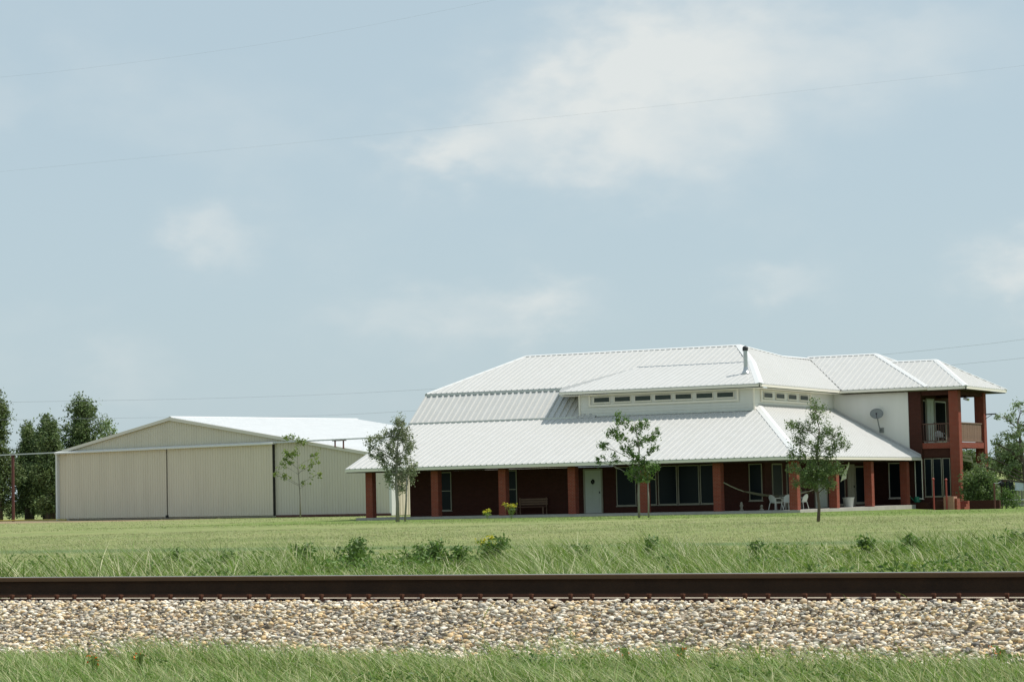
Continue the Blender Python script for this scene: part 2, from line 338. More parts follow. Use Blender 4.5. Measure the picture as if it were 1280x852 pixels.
t0 = p0 = s0 = None
while x < 6:
    jx = x+random.uniform(-.03, .03)
    if t0 is None:
        zb = RTOP-.192
        t0 = MB().obox((0, -.52, zb-.215), (.22, 0, 0), (0, 2.6, -.12), (0, 0, .18)).build('sleeper', 'tie', tr, bevel=.012)
        b = MB(); b.obox((-.07, -.19, zb-.034), (.36, 0, 0), (0, .38, -.018), (0, 0, .030)); p0 = b.build('tie_plate', 'plate', tr)
        sp2 = []
        for sx in (0.0, .2):
            b = MB(); y0_, y1_ = -.135, -.085
            b.add([(sx, -.13, zb-.02), (sx+.018, -.13, zb-.02), (sx+.018, -.106, zb-.02), (sx, -.106, zb-.02), (sx-.008, y0_, zb+.022), (sx+.022, y0_, zb+.022), (sx+.022, y1_, zb+.018), (sx-.008, y1_, zb+.018), (sx-.004, y0_+.006, zb+.034), (sx+.018, y0_+.006, zb+.034), (sx+.018, y1_-.006, zb+.028), (sx-.004, y1_-.006, zb+.028)],
              [(0,3,2,1),(0,1,5,4),(1,2,6,5),(2,3,7,6),(3,0,4,7),(4,5,9,8),(5,6,10,9),(6,7,11,10),(7,4,8,11),(8,9,10,11)]); sp2.append(b.build('rail_spike', 'railfoot', tr))
        for o in (t0, p0, *sp2): o.matrix_parent_inverse = Matrix.Identity(4)
        proto = (t0, p0, *sp2)
        for o in proto: o.location = (jx+12, -.72, -.38)
    else:
        for o in proto:
            c = o.copy(); C.objects.link(c); c.location = (jx+12, -.72+random.uniform(-.004, .004), -.38)
    x += .53
# ballast stones
def ico():
    bm = bmesh.new(); bmesh.ops.create_icosphere(bm, subdivisions=1, radius=1); v = np.array([q.co[:] for q in bm.verts]); f = np.array([[q.index for q in p.verts] for p in bm.faces]); bm.free(); return v, f
IV, IF = ico()
def stones(name, n, x0, x1, y0, y1, smin, smax, lift, m):
    px = rng.uniform(x0, x1, n); py = rng.uniform(y0, y1, n)
    top = RTOP-.192-.062
    surf = np.where(py < RY-.45, .0+(top+.02)*ss(RY-2.15, RY-.45, py)*1.0+.02, top)
    edge = ss(RY-2.2-.25, RY-2.2+.35, py+rng.normal(0, .18, n)+.12*np.sin(px*1.3)); keep = rng.random(n) < edge
    surf = surf + rng.uniform(-.02, lift, n)
    surf = np.where(py > RY+.6, np.minimum(surf, RTOP-.07-.192-.045), surf)
    px, py, surf = px[keep], py[keep], surf[keep]; n = len(px)
    sz = smin+(smax-smin)*rng.random(n)**1.5
    sc3 = np.stack([rng.uniform(.8, 1.7, n), rng.uniform(.7, 1.1, n), rng.uniform(.38, .8, n)], -1)*sz[:, None]
    jit = 1+rng.uniform(-.38, .34, (n, len(IV), 1)); V = IV[None]*jit*sc3[:, None, :]
    a = rng.uniform(0, 6.28, n); ca, sa = np.cos(a), np.sin(a); tl = rng.uniform(-.6, .6, n); ct, st = np.cos(tl), np.sin(tl)
    y2 = V[..., 1]*ct[:, None]-V[..., 2]*st[:, None]; z2 = V[..., 1]*st[:, None]+V[..., 2]*ct[:, None]
    X = V[..., 0]*ca[:, None]-y2*sa[:, None]; Y = V[..., 0]*sa[:, None]+y2*ca[:, None]
    P = np.stack([X+px[:, None], Y+py[:, None], z2+surf[:, None]], -1).reshape(-1, 3)
    Fi = (IF[None]+(np.arange(n)*len(IV))[:, None, None]).reshape(-1, 3)
    return tag(raw(name, P, Fi, m), kind='stuff')
m = D.materials.new('mixed_limestone_ballast'); m.use_nodes = True; M['ballast'] = m
n_ = m.node_tree.nodes; l_ = m.node_tree.links; b_ = n_['Principled BSDF']; b_.inputs['Roughness'].default_value = .85
g_ = n_.new('ShaderNodeNewGeometry'); cr = n_.new('ShaderNodeValToRGB'); l_.new(g_.outputs['Random Per Island'], cr.inputs[0]); cr.color_ramp.interpolation = 'CONSTANT'
cols = [(0, (.66, .56, .42)), (.14, (.78, .69, .55)), (.30, (.44, .40, .33)), (.38, (.70, .50, .27)), (.47, (.84, .77, .64)), (.60, (.30, .275, .235)), (.67, (.60, .45, .29)), (.75, (.74, .59, .36)), (.88, (.54, .49, .42)), (.95, (.17, .155, .14))]
e = cr.color_ramp.elements; e[0].color = (*cols[0][1], 1); e[1].position = cols[1][0]; e[1].color = (*cols[1][1], 1)
for p, c in cols[2:]: q = e.new(p); q.color = (*c, 1)
nn_ = n_.new('ShaderNodeTexNoise'); nn_.inputs['Scale'].default_value = 40; nn_.inputs['Detail'].default_value = 3
hs = n_.new('ShaderNodeHueSaturation'); l_.new(cr.outputs[0], hs.inputs['Color']); mm_ = n_.new('ShaderNodeMapRange'); l_.new(nn_.outputs['Fac'], mm_.inputs[0]); mm_.inputs[3].default_value = .7; mm_.inputs[4].default_value = 1.3; l_.new(mm_.outputs[0], hs.inputs['Value']); 
oc_ = n_.new('ShaderNodeTexCoord'); l_.new(oc_.outputs['Object'], nn_.inputs['Vector'])
n2_ = n_.new('ShaderNodeTexNoise'); n2_.inputs['Scale'].default_value = 2.2; n2_.inputs['Detail'].default_value = 5; l_.new(oc_.outputs['Object'], n2_.inputs['Vector'])
r2_ = n_.new('ShaderNodeMapRange'); l_.new(n2_.outputs['Fac'], r2_.inputs[0]); r2_.inputs[1].default_value = .5; r2_.inputs[2].default_value = .72; r2_.inputs[4].default_value = .4
x2_ = n_.new('ShaderNodeMix'); x2_.data_type = 'RGBA'; l_.new(r2_.outputs[0], x2_.inputs[0]); l_.new(hs.outputs[0], x2_.inputs[6]); x2_.inputs[7].default_value = (.26, .22, .17, 1)
l_.new(x2_.outputs[2], b_.inputs['Base Color'])
o = stones('ballast_gravel', 76000, -24, 3.5, RY-2.6, RY+.25, .009, .028, .016, 'ballast'); o['label'] = 'pale mixed crushed stone ballast heaped beside the near rail'
o = stones('ballast_gravel', 6000, -24, 3.5, RY+.25, RY+2.6, .025, .042, .01, 'ballast'); o['label'] = 'crushed stone ballast between and beyond the rails'

# ------------------------------------------------------------------ ranch house
def clip_line(poly, u, k):
    """points of the polygon outline (plan) where u.p = k"""
    r = []
    for i in range(len(poly)):
        a, b = poly[i], poly[(i+1) % len(poly)]; da = u[0]*a[0]+u[1]*a[1]-k; db = u[0]*b[0]+u[1]*b[1]-k
        if (da < 0) != (db < 0): t = da/(da-db); r.append(Vector(a).lerp(Vector(b), t))
    return r
def sheet(name, poly, slope, parent, m='roof', sp=.39, h=.038, bw=.12, tw=.06, thick=.05):
    poly = [Vector(p) for p in poly]; n = len(poly); b = MB()
    b.add(poly+[p-Vector((0, 0, thick)) for p in poly], [tuple(range(n)), tuple(range(2*n-1, n-1, -1))]+[(i, (i+1) % n, n+(i+1) % n, n+i) for i in range(n)])
    o = b.build(name, m, parent)
    s = Vector((*slope, 0)).normalized(); u = Vector((s.y, -s.x, 0)); ks = [u.dot(p) for p in poly]; r = MB()
    nrm = (poly[1]-poly[0]).cross(poly[2]-poly[1]).normalized(); nrm = nrm if nrm.z > 0 else -nrm
    k = math.ceil(min(ks)/sp)*sp
    while k < max(ks):
        q = clip_line(poly, u, k); q.sort(key=lambda p: p.dot(s))
        for i in range(0, len(q)-1, 2):
            a, c = q[i], q[i+1]
            if (c-a).length < .1: continue
            uu = u-nrm*u.dot(nrm)
            vs = [a-uu*bw/2, a+uu*bw/2, a+uu*tw/2+nrm*h, a-uu*tw/2+nrm*h]; vs += [v+(c-a) for v in vs]
            r.add(vs, [(0,1,2,3),(7,6,5,4),(1,5,6,2),(2,6,7,3),(3,7,4,0)])
        k += sp
    if r.v: rb = r.build('roof_rib', m, o); tag(rb, kind='stuff')
    return o
def cap(a, b, parent, wdt=.34, m='whitetrim', name='ridge_cap', lift=.055):
    a, b = Vector(a), Vector(b); d = (b-a).normalized(); s = d.cross(Vector((0, 0, 1))).normalized()*wdt/2; dn = Vector((0, 0, -.07))
    up = Vector((0, 0, lift)); q = MB()
    vs = [a-s+dn+up, a+up, a+s+dn+up, b-s+dn+up, b+up, b+s+dn+up]; vs += [v-Vector((0, 0, .03)) for v in vs]
    q.add(vs, [(0,1,4,3),(1,2,5,4),(6,9,10,7),(7,10,11,8),(0,3,9,6),(2,8,11,5),(0,6,7,1),(1,7,8,2),(3,4,10,9),(4,5,11,10)])
    return q.build(name, m, parent)
HX, HY = -60, 130
house = thing('ranch_house', (HX, HY, 0), 'long red brick ranch house with white metal roofs and a two storey wing', 'house')
# porch roof
Ye, Ze, Xe, Xw = 124.95, 2.97, -46.1, -75.2
YS, ZS = 132.9, 2.97+.353*(132.9-124.95)      # seam on the front slope
hipt = (-51.86, 133.88, 6.12); 
fz = lambda y: Ze+.353*(y-Ye)
pr = sheet('porch_roof', [(Xw, Ye, Ze), (Xe, Ye, Ze), (-51.86, 133.88, fz(133.88)), (-51.9, 133.88, fz(133.88)), (-51.9, YS, ZS), (Xw, YS, ZS)], (0, 1), house)
er = sheet('porch_roof', [(Xe, Ye, Ze), (Xe, 147.2, Ze), (-51.86, 147.2, 6.125), (-51.86, 133.88, 6.125)], (-1, 0), house, sp=.5, h=.028, bw=.12, tw=.06)
cap((Xe, Ye, Ze), (-51.86, 133.88, 6.13), house, .5)
# fascia boards and porch ceiling
def fascia(a, b, parent=house, h=.19, t=.045, m='trim'):
    a, b = Vector(a), Vector(b); d = (b-a).normalized(); s = Vector((-d.y, d.x, 0))*t
    return MB().obox(a-Vector((0, 0, h)), b-a, s, (0, 0, h-.055)).build('fascia', m, parent)
fascia((Xw-.0, Ye+.0, Ze), (Xe, Ye, Ze)); fascia((Xe, Ye, Ze), (Xe, 147.18, Ze)); fascia((Xw, Ye+.05, Ze), (Xw, YS, ZS), t=-.045)
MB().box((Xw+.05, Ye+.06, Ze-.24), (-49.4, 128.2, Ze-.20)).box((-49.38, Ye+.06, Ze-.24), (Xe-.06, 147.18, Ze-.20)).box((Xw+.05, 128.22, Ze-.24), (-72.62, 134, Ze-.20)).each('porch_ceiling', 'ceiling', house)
# steep mid slope
MY, MZ = 135.4, 7.79
ms = sheet('steep_roof_band', [(Xw, YS+.003, ZS-.02), (-62.2, YS+.003, ZS-.02), (-62.2, MY, MZ-.04), (Xw, MY, MZ-.04)], (0, 1), house, sp=.42, h=.075, bw=.17, tw=.08)
MB().add([(Xw+.03, YS, ZS-.1), (Xw+.03, MY, MZ-.1), (Xw+.03, 150, MZ-.1), (Xw+.03, 150, 2.8), (Xw+.03, 128.4, 2.8)], [(0, 1, 2, 3, 4)]).build('gable_panel', 'siding', house)
MB().box((Xw-.02, YS-.04, ZS-.01), (-63.36, YS+.05, ZS+.10)).build('seam_strip', 'steel', house)  # strip added so its shaded front face draws a dark line along the seam
MB().box((Xw-.02, MY-.22, MZ-.17), (-65.3, MY-.13, MZ-.055)).build('seam_strip', 'steel', house)  # strip added to make the shadow line under the upper roof edge
# upper hip roof
RW = (-71.36, 142.1, 10.33); RE = (-56.2, 142.1, 10.33); A = (-75.2, MY-.12, MZ)
BK = (-53.95, 138.4, 9.015); BKl = (-61.7, 138.4, 9.015); CW = (-64.4, 132.6, 7.42); CE = (-51.25, 132.6, 7.42)
up = lambda y: MZ+.3724*(y-MY+.12)
sheet('upper_roof', [A, (-65.5, MY-.12, MZ), (-61.7, 138.4, up(138.4)), (-53.95, 138.4, up(138.4)), RE, RW], (0, 1), house)
T = (-76.3, 137.3, 7.28)
sheet('upper_roof', [A, RW, (-71.36, 145.3, 10.33), (-76.3, 152, 7.28), T], (1, .0), house)
cap(RW, RE, house, .34); cap(A, RW, house, .3); cap((-76.3, 137.3, 7.28), A, house, .2)
MB().box((-76.3, 137.35, 7.0), (-75.3, 152, 7.1)).each('eave_soffit', 'trim', house)
sheet('clerestory_roof', [CW, CE, BK, BKl], (0, 1), house, h=.02)
sheet('clerestory_roof', [CW, BKl, (-65.5, MY-.12, MZ+.01)], (1, 0), house, h=.02)
cap(BKl, BK, house, .1, 'steel', 'seam_strip', .045)
EX = -51.25
sheet('upper_roof', [CE, (EX, 147.6, 7.42), (-55.25, 152.2, 9.78), (-55.25, 147.2, 9.78), (-56.2, 142.1, 10.33), BK], (-1, 0), house, sp=.5, h=.028, bw=.12, tw=.06)
cap(CE, BK, house, .5); cap(BK, RE, house, .5); cap(RE, (-55.25, 147.2, 9.78), house, .25); cap((-55.25, 147.2, 9.78), (-55.25, 152.2, 9.82), house, .25)
MB().add([RE, (-55.25, 147.2, 9.74), (-60, 152, 7.4), (-71, 152, 7.4), (-71.36, 145.3, 10.3), RW], [(0,1,2,3,4,5)]).add([(-55.25, 147.2, 9.74), (-55.25, 152.2, 9.74), (-60, 152.5, 7.4), (-60, 152, 7.4)], [(0,1,2,3)]).each('rear_roof', 'roof', house)
fascia(CW, CE); fascia(CE, (EX, 146.75, 7.42)); fascia((CW[0], CW[1]+.05, CW[2]), (-65.5, MY-.1, MZ-.02), t=-.045)
MB().box((CW[0]+.06, 132.66, 7.15), (EX-.06, 133.2, 7.18)).box((-51.84, 133.2, 7.15), (EX-.06, 147.1, 7.18)).box((-64.6, 133.2, 7.15), (-63.32, 134.6, 7.18)).each('eave_soffit', 'trim', house)
# lap siding walls
def siding(name, p, q, z0, z1, parent, nrm, lap=.17, m='siding', zb0=None):
    p, q, nrm = Vector((*p, 0)), Vector((*q, 0)), Vector((*nrm, 0)); b = MB(); z = z0; d = q-p
    while z < z1-.01:
        zz = min(z+lap, z1); o0 = nrm*.028; o1 = nrm*.006; zv = Vector((0, 0, 1))
        vs = [p+o0+zv*z, q+o0+zv*z, q+o1+zv*zz, p+o1+zv*zz, p-nrm*.08+zv*z, q-nrm*.08+zv*z, q-nrm*.08+zv*zz, p-nrm*.08+zv*zz]
        b.add(vs, [(0,1,2,3),(0,4,5,1),(0,3,7,4),(1,5,6,2),(4,7,6,5)]); z = zz
    return b.build(name, m, parent)
wl = siding('clerestory_wall', (-63.3, 133.2), (-51.86, 133.2), 5.72, 7.17, house, (0, -1))
we = siding('clerestory_wall', (-51.86, 133.2), (-51.86, 147.2), 5.8, 7.17, house, (1, 0))
ww = siding('clerestory_wall', (-63.3, 136.5), (-63.3, 133.2), 5.72, 7.17, house, (-1, 0))
MB().box((-51.90, 133.12, 5.8), (-51.80, 133.22, 7.16)).box((-63.35, 133.13, 5.7), (-63.24, 133.23, 7.16)).each('corner_board', 'trim', house)
ws = siding('wing_wall', (-52.1, 147.2), (-46.87, 147.2), 2.9, 7.2, house, (0, -1))
# flashings against the walls
MB().box((-63.35, 133.14, fz(133.15)-.02), (-51.83, 133.165, fz(133.15)+.10)).box((-51.83, 133.9, 6.1), (-51.80, 147.1, 6.24)).each('wall_flashing', 'steel', house)
b = MB(); b.obox((Xe, 147.13, Ze+.02), (-5.76, 0, 3.155), (0, -.03, 0), (0, 0, .16)); b.build('wall_flashing', 'steel', house)
# windows
def window(parent, o, u, nrm, wd, h, fr=.06, m='frame', mull=None, pane='glass', name='window', depth=.05):
    """o = lower left corner on the wall plane, u along the wall, nrm outwards"""
    o, u, nrm = Vector(o), Vector((*u, 0)), Vector((*nrm, 0)); z = Vector((0, 0, 1)); b = MB()
    b.obox(o, u*fr, nrm*depth, z*h).obox(o+u*(wd-fr), u*fr, nrm*depth, z*h).obox(o+u*fr, u*(wd-2*fr), nrm*depth, z*fr).obox(o+u*fr+z*(h-fr), u*(wd-2*fr), nrm*depth, z*fr)
    b.obox(o-u*.04-z*.05, u*(wd+.08), nrm*(depth+.04), z*.047)
    if mull: b.obox(o+u*fr+z*(h*mull), u*(wd-2*fr), nrm*(depth-.012), z*.045)
    f = b.build(name, m, parent)
    MB().obox(o+u*fr, u*(wd-2*fr), nrm*.02, z*h).build('pane', pane, f)
    return f
def wtrim(p0, p1, parent=house):   # flat board surround behind a strip of windows
    return MB().box(p0, p1).each('window_surround', 'trim', parent)
cs = [(-62.29, -61.27), (-60.90, -59.88), (-59.54, -58.52), (-58.22, -57.18), (-56.88, -55.86), (-55.52, -54.48), (-54.18, -53.15)]
for a, c in cs: window(house, (a-.03, 133.165, 6.68), (1, 0), (0, -1), c-a+.06, .34, .03, 'trim', depth=.03, pane='greyglass')
b = MB(); b.box((-62.65, 133.10, 6.44), (-52.8, 133.165, 6.56)).box((-62.65, 133.10, 7.10), (-52.8, 133.165, 7.17)).box((-62.65, 133.10, 6.56), (-62.53, 133.165, 7.10)).box((-52.92, 133.10, 6.56), (-52.8, 133.165, 7.10)).each('window_surround', 'trim', house)
for y0 in (134.7, 136.74, 138.85, 140.92): window(house, (-51.825, y0, 6.64), (0, 1), (1, 0), 1.46, .33, .03, 'trim', depth=.03, pane='greyglass')
b = MB(); b.box((-51.83, 134.2, 6.42), (-51.765, 142.9, 6.52)).box((-51.83, 134.2, 7.04), (-51.765, 142.9, 7.12)).box((-51.83, 134.2, 6.52), (-51.765, 134.34, 7.04)).box((-51.83, 142.76, 6.52), (-51.765, 142.9, 7.04)).each('window_surround', 'trim', house)
# ground floor brick walls
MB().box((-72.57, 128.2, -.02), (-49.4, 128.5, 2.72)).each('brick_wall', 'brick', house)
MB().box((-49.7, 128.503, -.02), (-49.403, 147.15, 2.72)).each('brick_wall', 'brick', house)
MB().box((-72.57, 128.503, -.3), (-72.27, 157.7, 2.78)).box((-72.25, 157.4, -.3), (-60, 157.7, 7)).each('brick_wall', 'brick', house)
MB().box((Xw+.45, 125.4, -.30), (-46.3, 128.2, .0)).box((-49.39, 128.203, -.45), (-46.3, 147.1, -.003)).each('porch_slab', 'concrete', house)
col_x = [-73.95+i*(27.2/6) for i in range(7)]
ymid = 125.61
for i, cx in enumerate(col_x):
    z0 = -.25 if i == 0 else 0
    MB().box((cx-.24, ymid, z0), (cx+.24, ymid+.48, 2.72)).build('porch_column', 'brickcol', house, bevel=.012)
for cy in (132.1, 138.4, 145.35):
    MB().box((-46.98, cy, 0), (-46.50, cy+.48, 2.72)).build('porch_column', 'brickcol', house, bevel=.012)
YW = 128.2
for a, c, z0, z1, mu in ((-70.5, -69.66, .32, 2.66, .5), (-65.95, -65.2, .32, 2.66, .5), (-58.66, -57.4, .40, 2.68, None), (-57.25, -56.1, .42, 2.68, None), (-56.0, -54.80, .42, 2.68, None), (-54.74, -53.42, .42, 2.68, None), (-53.36, -52.45, .42, 2.68, None)):
    window(house, (a, YW, z0), (1, 0), (0, -1), c-a, z1-z0, .055, mull=mu)
window(house, (-50.35, YW, .55), (1, 0), (0, -1), .8, 2.1, .05)
def door(o, u, nrm, wd, h, parent=house, fm='frame', dm='door', glass=False):
    o, u, nrm = Vector(o), Vector((*u, 0)), Vector((*nrm, 0)); z = Vector((0, 0, 1)); b = MB()
    b.obox(o+u*.10, u*(wd-.2), nrm*.045, z*h)
    for k in (0, 1):
        for j, (za, zb) in enumerate(((.18, .38), (.42, .68), (.72, .94))):
            b.obox(o+u*(.10+(wd-.2)*(.12+.42*k))+z*(h*za)+nrm*.045, u*((wd-.2)*.34), nrm*.012, z*(h*(zb-za)))
    d = b.build('door', dm, parent)
    MB().obox(o, u*.10, nrm*.07, z*(h+.1)).obox(o+u*(wd-.10), u*.10, nrm*.07, z*(h+.1)).obox(o+u*.10+z*h, u*(wd-.2), nrm*.07, z*.1).build('door_frame', fm, d)
    MB().obox(o+u*(wd-.22)+z*(h*.46)+nrm*.045, u*.04, nrm*.07, z*.12).build('handle', 'darkmetal', d)
    return d
door((-60.78, YW, .01), (1, 0), (0, -1), 1.24, 2.5)
wr = MB()
pts = [(-60.16+.07*math.cos(a), YW-.09, 1.85+.10*math.sin(a)) for a in np.linspace(0, 2*math.pi, 13)]
tag(wr.tube(pts, .05, 6).build('door_wreath', 'blackcloth'), 'small dark wreath hanging on the pale porch door', 'wreath')
# east wall openings seen along the side porch
XE = -49.4
window(house, (XE, 129.3, .4), (0, 1), (1, 0), 1.6, 2.25, .08)
window(house, (XE, 131.6, .1), (0, 1), (1, 0), 2.3, 2.5, .08)
door((XE, 136.3, .01), (0, 1), (1, 0), 2.2, 2.45)
window(house, (XE, 139.2, .1), (0, 1), (1, 0), 2.6, 2.5, .08)
door((XE, 142.3, .01), (0, 1), (1, 0), 1.3, 2.5, dm='frame')
window(house, (XE, 143.75, .15), (0, 1), (1, 0), 2.6, 2.35, .10)
MB().box((-49.39, 147.203, -.4), (-46.86, 147.45, 2.9)).build('brick_wall', 'brick', house)
window(house, (-48.30, 147.2, .42), (1, 0), (0, -1), .82, 2.25, .06, 'trim')
# --- wing and balcony tower
TX0, TX1, TY0, TY1 = -46.85, -43.62, 147.2, 153.6
WR0, WR1 = (-55.5, 152.7, 9.95), (-50.7, 152.7, 9.95); WE = (-45.4, 146.7, 7.40); WB = (-45.4, 158.7, 7.40)
sheet('wing_roof', [(-51.1, 146.7, 7.40), WE, WR1, WR0], (0, 1), house)
sheet('wing_roof', [WE, WB, WR1], (-1, 0), house, sp=.5, h=.028)
MB().add([(-60, 158.7, 7.35), WB, WR1, WR0, (-60, 152.7, 9.9)], [(0,1,2,3,4)]).each('rear_roof', 'roof', house)
cap(WE, WR1, house, .4); cap(WR1, WR0, house, .3); cap(WR1, WB, house, .3)
fascia((-52.0, 146.7, 7.40), WE); fascia((-45.4, 156.2, 7.4), WB)
BR0, BR1 = (-49.3, 151.3, 9.30), (-46.2, 151.3, 9.30); BE = (-42.9, 146.6, 7.36); BN = (-42.9, 156.0, 7.36)
sheet('balcony_roof', [(-45.45, 146.6, 7.36), BE, BR1, BR0], (0, 1), house)
sheet('balcony_roof', [BE, BN, BR1], (-1, 0), house, sp=.5, h=.028)
sheet('balcony_roof', [BN, (-45.45, 156.0, 7.36), BR0, BR1], (0, -1), house)
cap(BE, BR1, house, .4); cap(BR1, BR0, house, .3); cap(BR1, BN, house, .3)
fascia((-45.4, 146.6, 7.36), BE); fascia(BE, BN)
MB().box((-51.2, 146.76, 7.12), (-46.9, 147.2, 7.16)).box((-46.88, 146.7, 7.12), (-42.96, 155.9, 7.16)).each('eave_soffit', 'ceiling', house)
MB().box((TX0, TY0, -.5), (TX0+.8, TY0+.5, 7.12)).build('brick_pier', 'brick', house)
MB().box((TX0-.3, TY0+.503, -.5), (TX0-.003, 157.7, 7.12)).box((-60, 157.4, -.5), (TX0-.31, 157.7, 7.12)).each('brick_wall', 'brick', house)
for yy in (TY0, 152.9):
    MB().box((TX1-.62, yy, -.5), (TX1, yy+.62, 7.12)).build('balcony_column', 'brickcol', house, bevel=.015)
MB().box((TX0+.81, TY0+.05, 3.50), (TX1-.63, TY0+.35, 3.86)).box((TX1-.35, TY0+.63, 3.50), (TX1-.05, 152.89, 3.86)).box((TX0+.02, 153.1, 3.5), (TX1-.63, 153.4, 3.86)).each('balcony_beam', 'brickcol', house)
MB().box((TX0+.003, TY0+.36, 3.62), (TX1-.36, 153.09, 3.80)).build('balcony_floor', 'ceiling', house)
MB().box((TX0+.81, TY0+.07, 6.86), (TX1-.63, TY0+.33, 7.115)).box((TX1-.34, TY0+.63, 6.86), (TX1-.08, 152.89, 7.115)).box((TX0+.02, 153.1, 6.86), (TX1-.63, 153.4, 7.115)).each('roof_beam', 'brick', house)
# picket railing on the front
rl = MB().box((TX0+.81, TY0+.12, 5.02), (TX1-.63, TY0+.20, 5.09)).box((TX0+.81, TY0+.12, 3.95), (TX1-.63, TY0+.20, 4.01)).each('balcony_railing', 'redwood', house)
b0 = None; x = TX0+.9
while x < TX1-.66:
    if b0 is None: b0 = MB().box((-.018, -.018, 4.012), (.018, .018, 5.018)).build('baluster', 'redwood', rl); c = b0
    else: c = b0.copy(); C.objects.link(c)
    c.location = (x-HX*0, TY0+.16, 0); c.parent = rl; c.matrix_parent_inverse = Matrix.Identity(4); x += .14
# board screen on the east side: one board each
sp_ = MB().box((TX1-.24, TY0+.63, 5.06), (TX1-.12, 152.89, 5.13)).box((TX1-.24, TY0+.63, 3.90), (TX1-.12, 152.89, 3.97)).build('balcony_screen', 'wood', house)
y = TY0+.66; b0 = None
while y < 152.75:
    if b0 is None: b0 = MB().box((0, 0, 3.972), (.03, .165, 5.057)).build('board', 'wood', sp_); c = b0
    else: c = b0.copy(); C.objects.link(c)
    c.parent = sp_; c.matrix_parent_inverse = Matrix.Identity(4); c.location = (TX1-.19+random.uniform(-.004, .004), y, 0); y += .175
# balcony doors on the recessed wall, seen at a slant
window(house, (TX0-.003, 149.2, 3.9), (0, 1), (1, 0), 1.5, 2.8, .09, pane='darkpane')
door((TX0-.003, 150.8, 3.82), (0, 1), (1, 0), 1.7, 2.9)
window(house, (TX0-.003, 152.7, 4.0), (0, 1), (1, 0), 2.4, 2.7, .09, pane='darkpane')
# ground floor of the tower: brick panel and three tall windows
MB().box((TX0+.81, TY0+.15, -.5), (TX1-.63, TY0+.40, .42)).box((TX0+.81, TY0+.15, 2.95), (TX1-.63, TY0+.40, 3.49)).each('brick_wall', 'brick', house)
MB().box((TX0+.81, TY0+.28, .423), (TX1-.63, TY0+.36, 2.947)).build('window_wall', 'brick', house)
window(house, (TX0+.83, TY0+.28, .47), (1, 0), (0, -1), .50, 2.42, .05)
window(house, (TX0+1.38, TY0+.28, .47), (1, 0), (0, -1), .58, 2.42, .05)
window(house, (TX0+2.02, TY0+.28, .47), (1, 0), (0, -1), .50, 2.42, .05)
window(house, (TX0+.28, TY0, .35), (1, 0), (0, -1), .50, 2.5, .05, 'trim')
MB().box((TX0+.01, 147.6, -.5), (TX1-.02, 153.55, -.38)).build('patio_slab', 'concrete', house)
# chimney pipe
cx, cy = -53.15, 135.3; cz = 7.42+.258*(cy-132.6)
ch = MB(); ch.lathe((cx, cy, cz-.1), [(.26, 0), (.26, .18), (.17, .32), (.125, .55), (.125, 1.52)], 14); cp = ch.build('chimney_pipe', 'steel', house, smooth=False)
MB().lathe((cx, cy, cz+1.42), [(.17, 0), (.17, .20), (.13, .26), (.02, .30)], 14).build('chimney_cap', 'darkmetal', cp)
# metal bracket for the service wire, on the tower
b = MB(); b.tube([(TX1-.02, 153.2, 6.05-.35), (TX1+.75, 153.2, 6.05-.33)], .045, 6); b.tube([(TX1-.02, 153.2, 5.4), (TX1+.5, 153.2, 5.70)], .02, 5); b.build('wire_bracket', 'darkmetal', house)
# floodlight
fl = thing('floodlight', (TX1-.3, 150.2, 6.85), 'small grey floodlight hanging under the balcony roof edge', 'light')
MB().tube([(TX1-.3, 150.2, 6.86), (TX1-.3, 150.2, 6.74)], .03, 6).build('bracket', 'darkmetal', fl)
b = MB(); b.obox((TX1-.50, 150.0, 6.62), (.30, 0, -.10), (0, .34, 0), (.05, 0, .14)); b.build('lamp_head', 'steel', fl, bevel=.02)
# satellite dish
dish = thing('satellite_dish', (-48.7, 147.17, 4.72), 'grey satellite dish on an arm fixed to the white wing wall', 'satellite dish')
dv = Vector((.25, -.85, .45)).normalized(); c0 = Vector((-48.78, 146.62, 5.78)); e1 = dv.cross(Vector((0, 0, 1))).normalized(); e2 = e1.cross(dv)
b = MB(); vs = []; fs = []; nr, na = 5, 24
for s in (0, 1):
    for i in range(nr+1):
        r = .43*i/nr
        for k in range(na):
            a = 2*math.pi*k/na; vs.append(c0+e1*(r*math.cos(a))+e2*(r*.86*math.sin(a))+dv*(.42*r*r-.02*s))
for s in (0, 1):
    o_ = s*(nr+1)*na
    for i in range(nr):
        for k in range(na): fs.append((o_+i*na+k, o_+i*na+(k+1) % na, o_+(i+1)*na+(k+1) % na, o_+(i+1)*na+k))
o_ = (nr+1)*na
for k in range(na): fs.append((nr*na+k, nr*na+(k+1) % na, o_+nr*na+(k+1) % na, o_+nr*na+k))
M['dish'] = mat('weathered_grey_paint', (.20, .21, .20), .5, 0, (4, .4, (.14, .15, .14)))
b.add(vs, fs); b.build('dish', 'dish', dish, smooth=True)
MB().tube([(-48.68, 147.16, 4.75), (-48.66, 146.80, 4.82), (-48.70, 146.68, 5.15), (-48.78, 146.66, 5.74)], .04, 8).build('mast', 'dish', dish)
MB().box((-48.80, 147.10, 4.60), (-48.52, 147.168, 4.92)).build('wall_plate', 'dish', dish)
MB().tube([c0-e2*.30+dv*.04, c0-e2*.22+dv*.42], .018, 6).obox(c0-e2*.26+dv*.40-e1*.05, e1*.1, dv*.1, e2*.1).build('receiver_arm', 'darkmetal', dish)

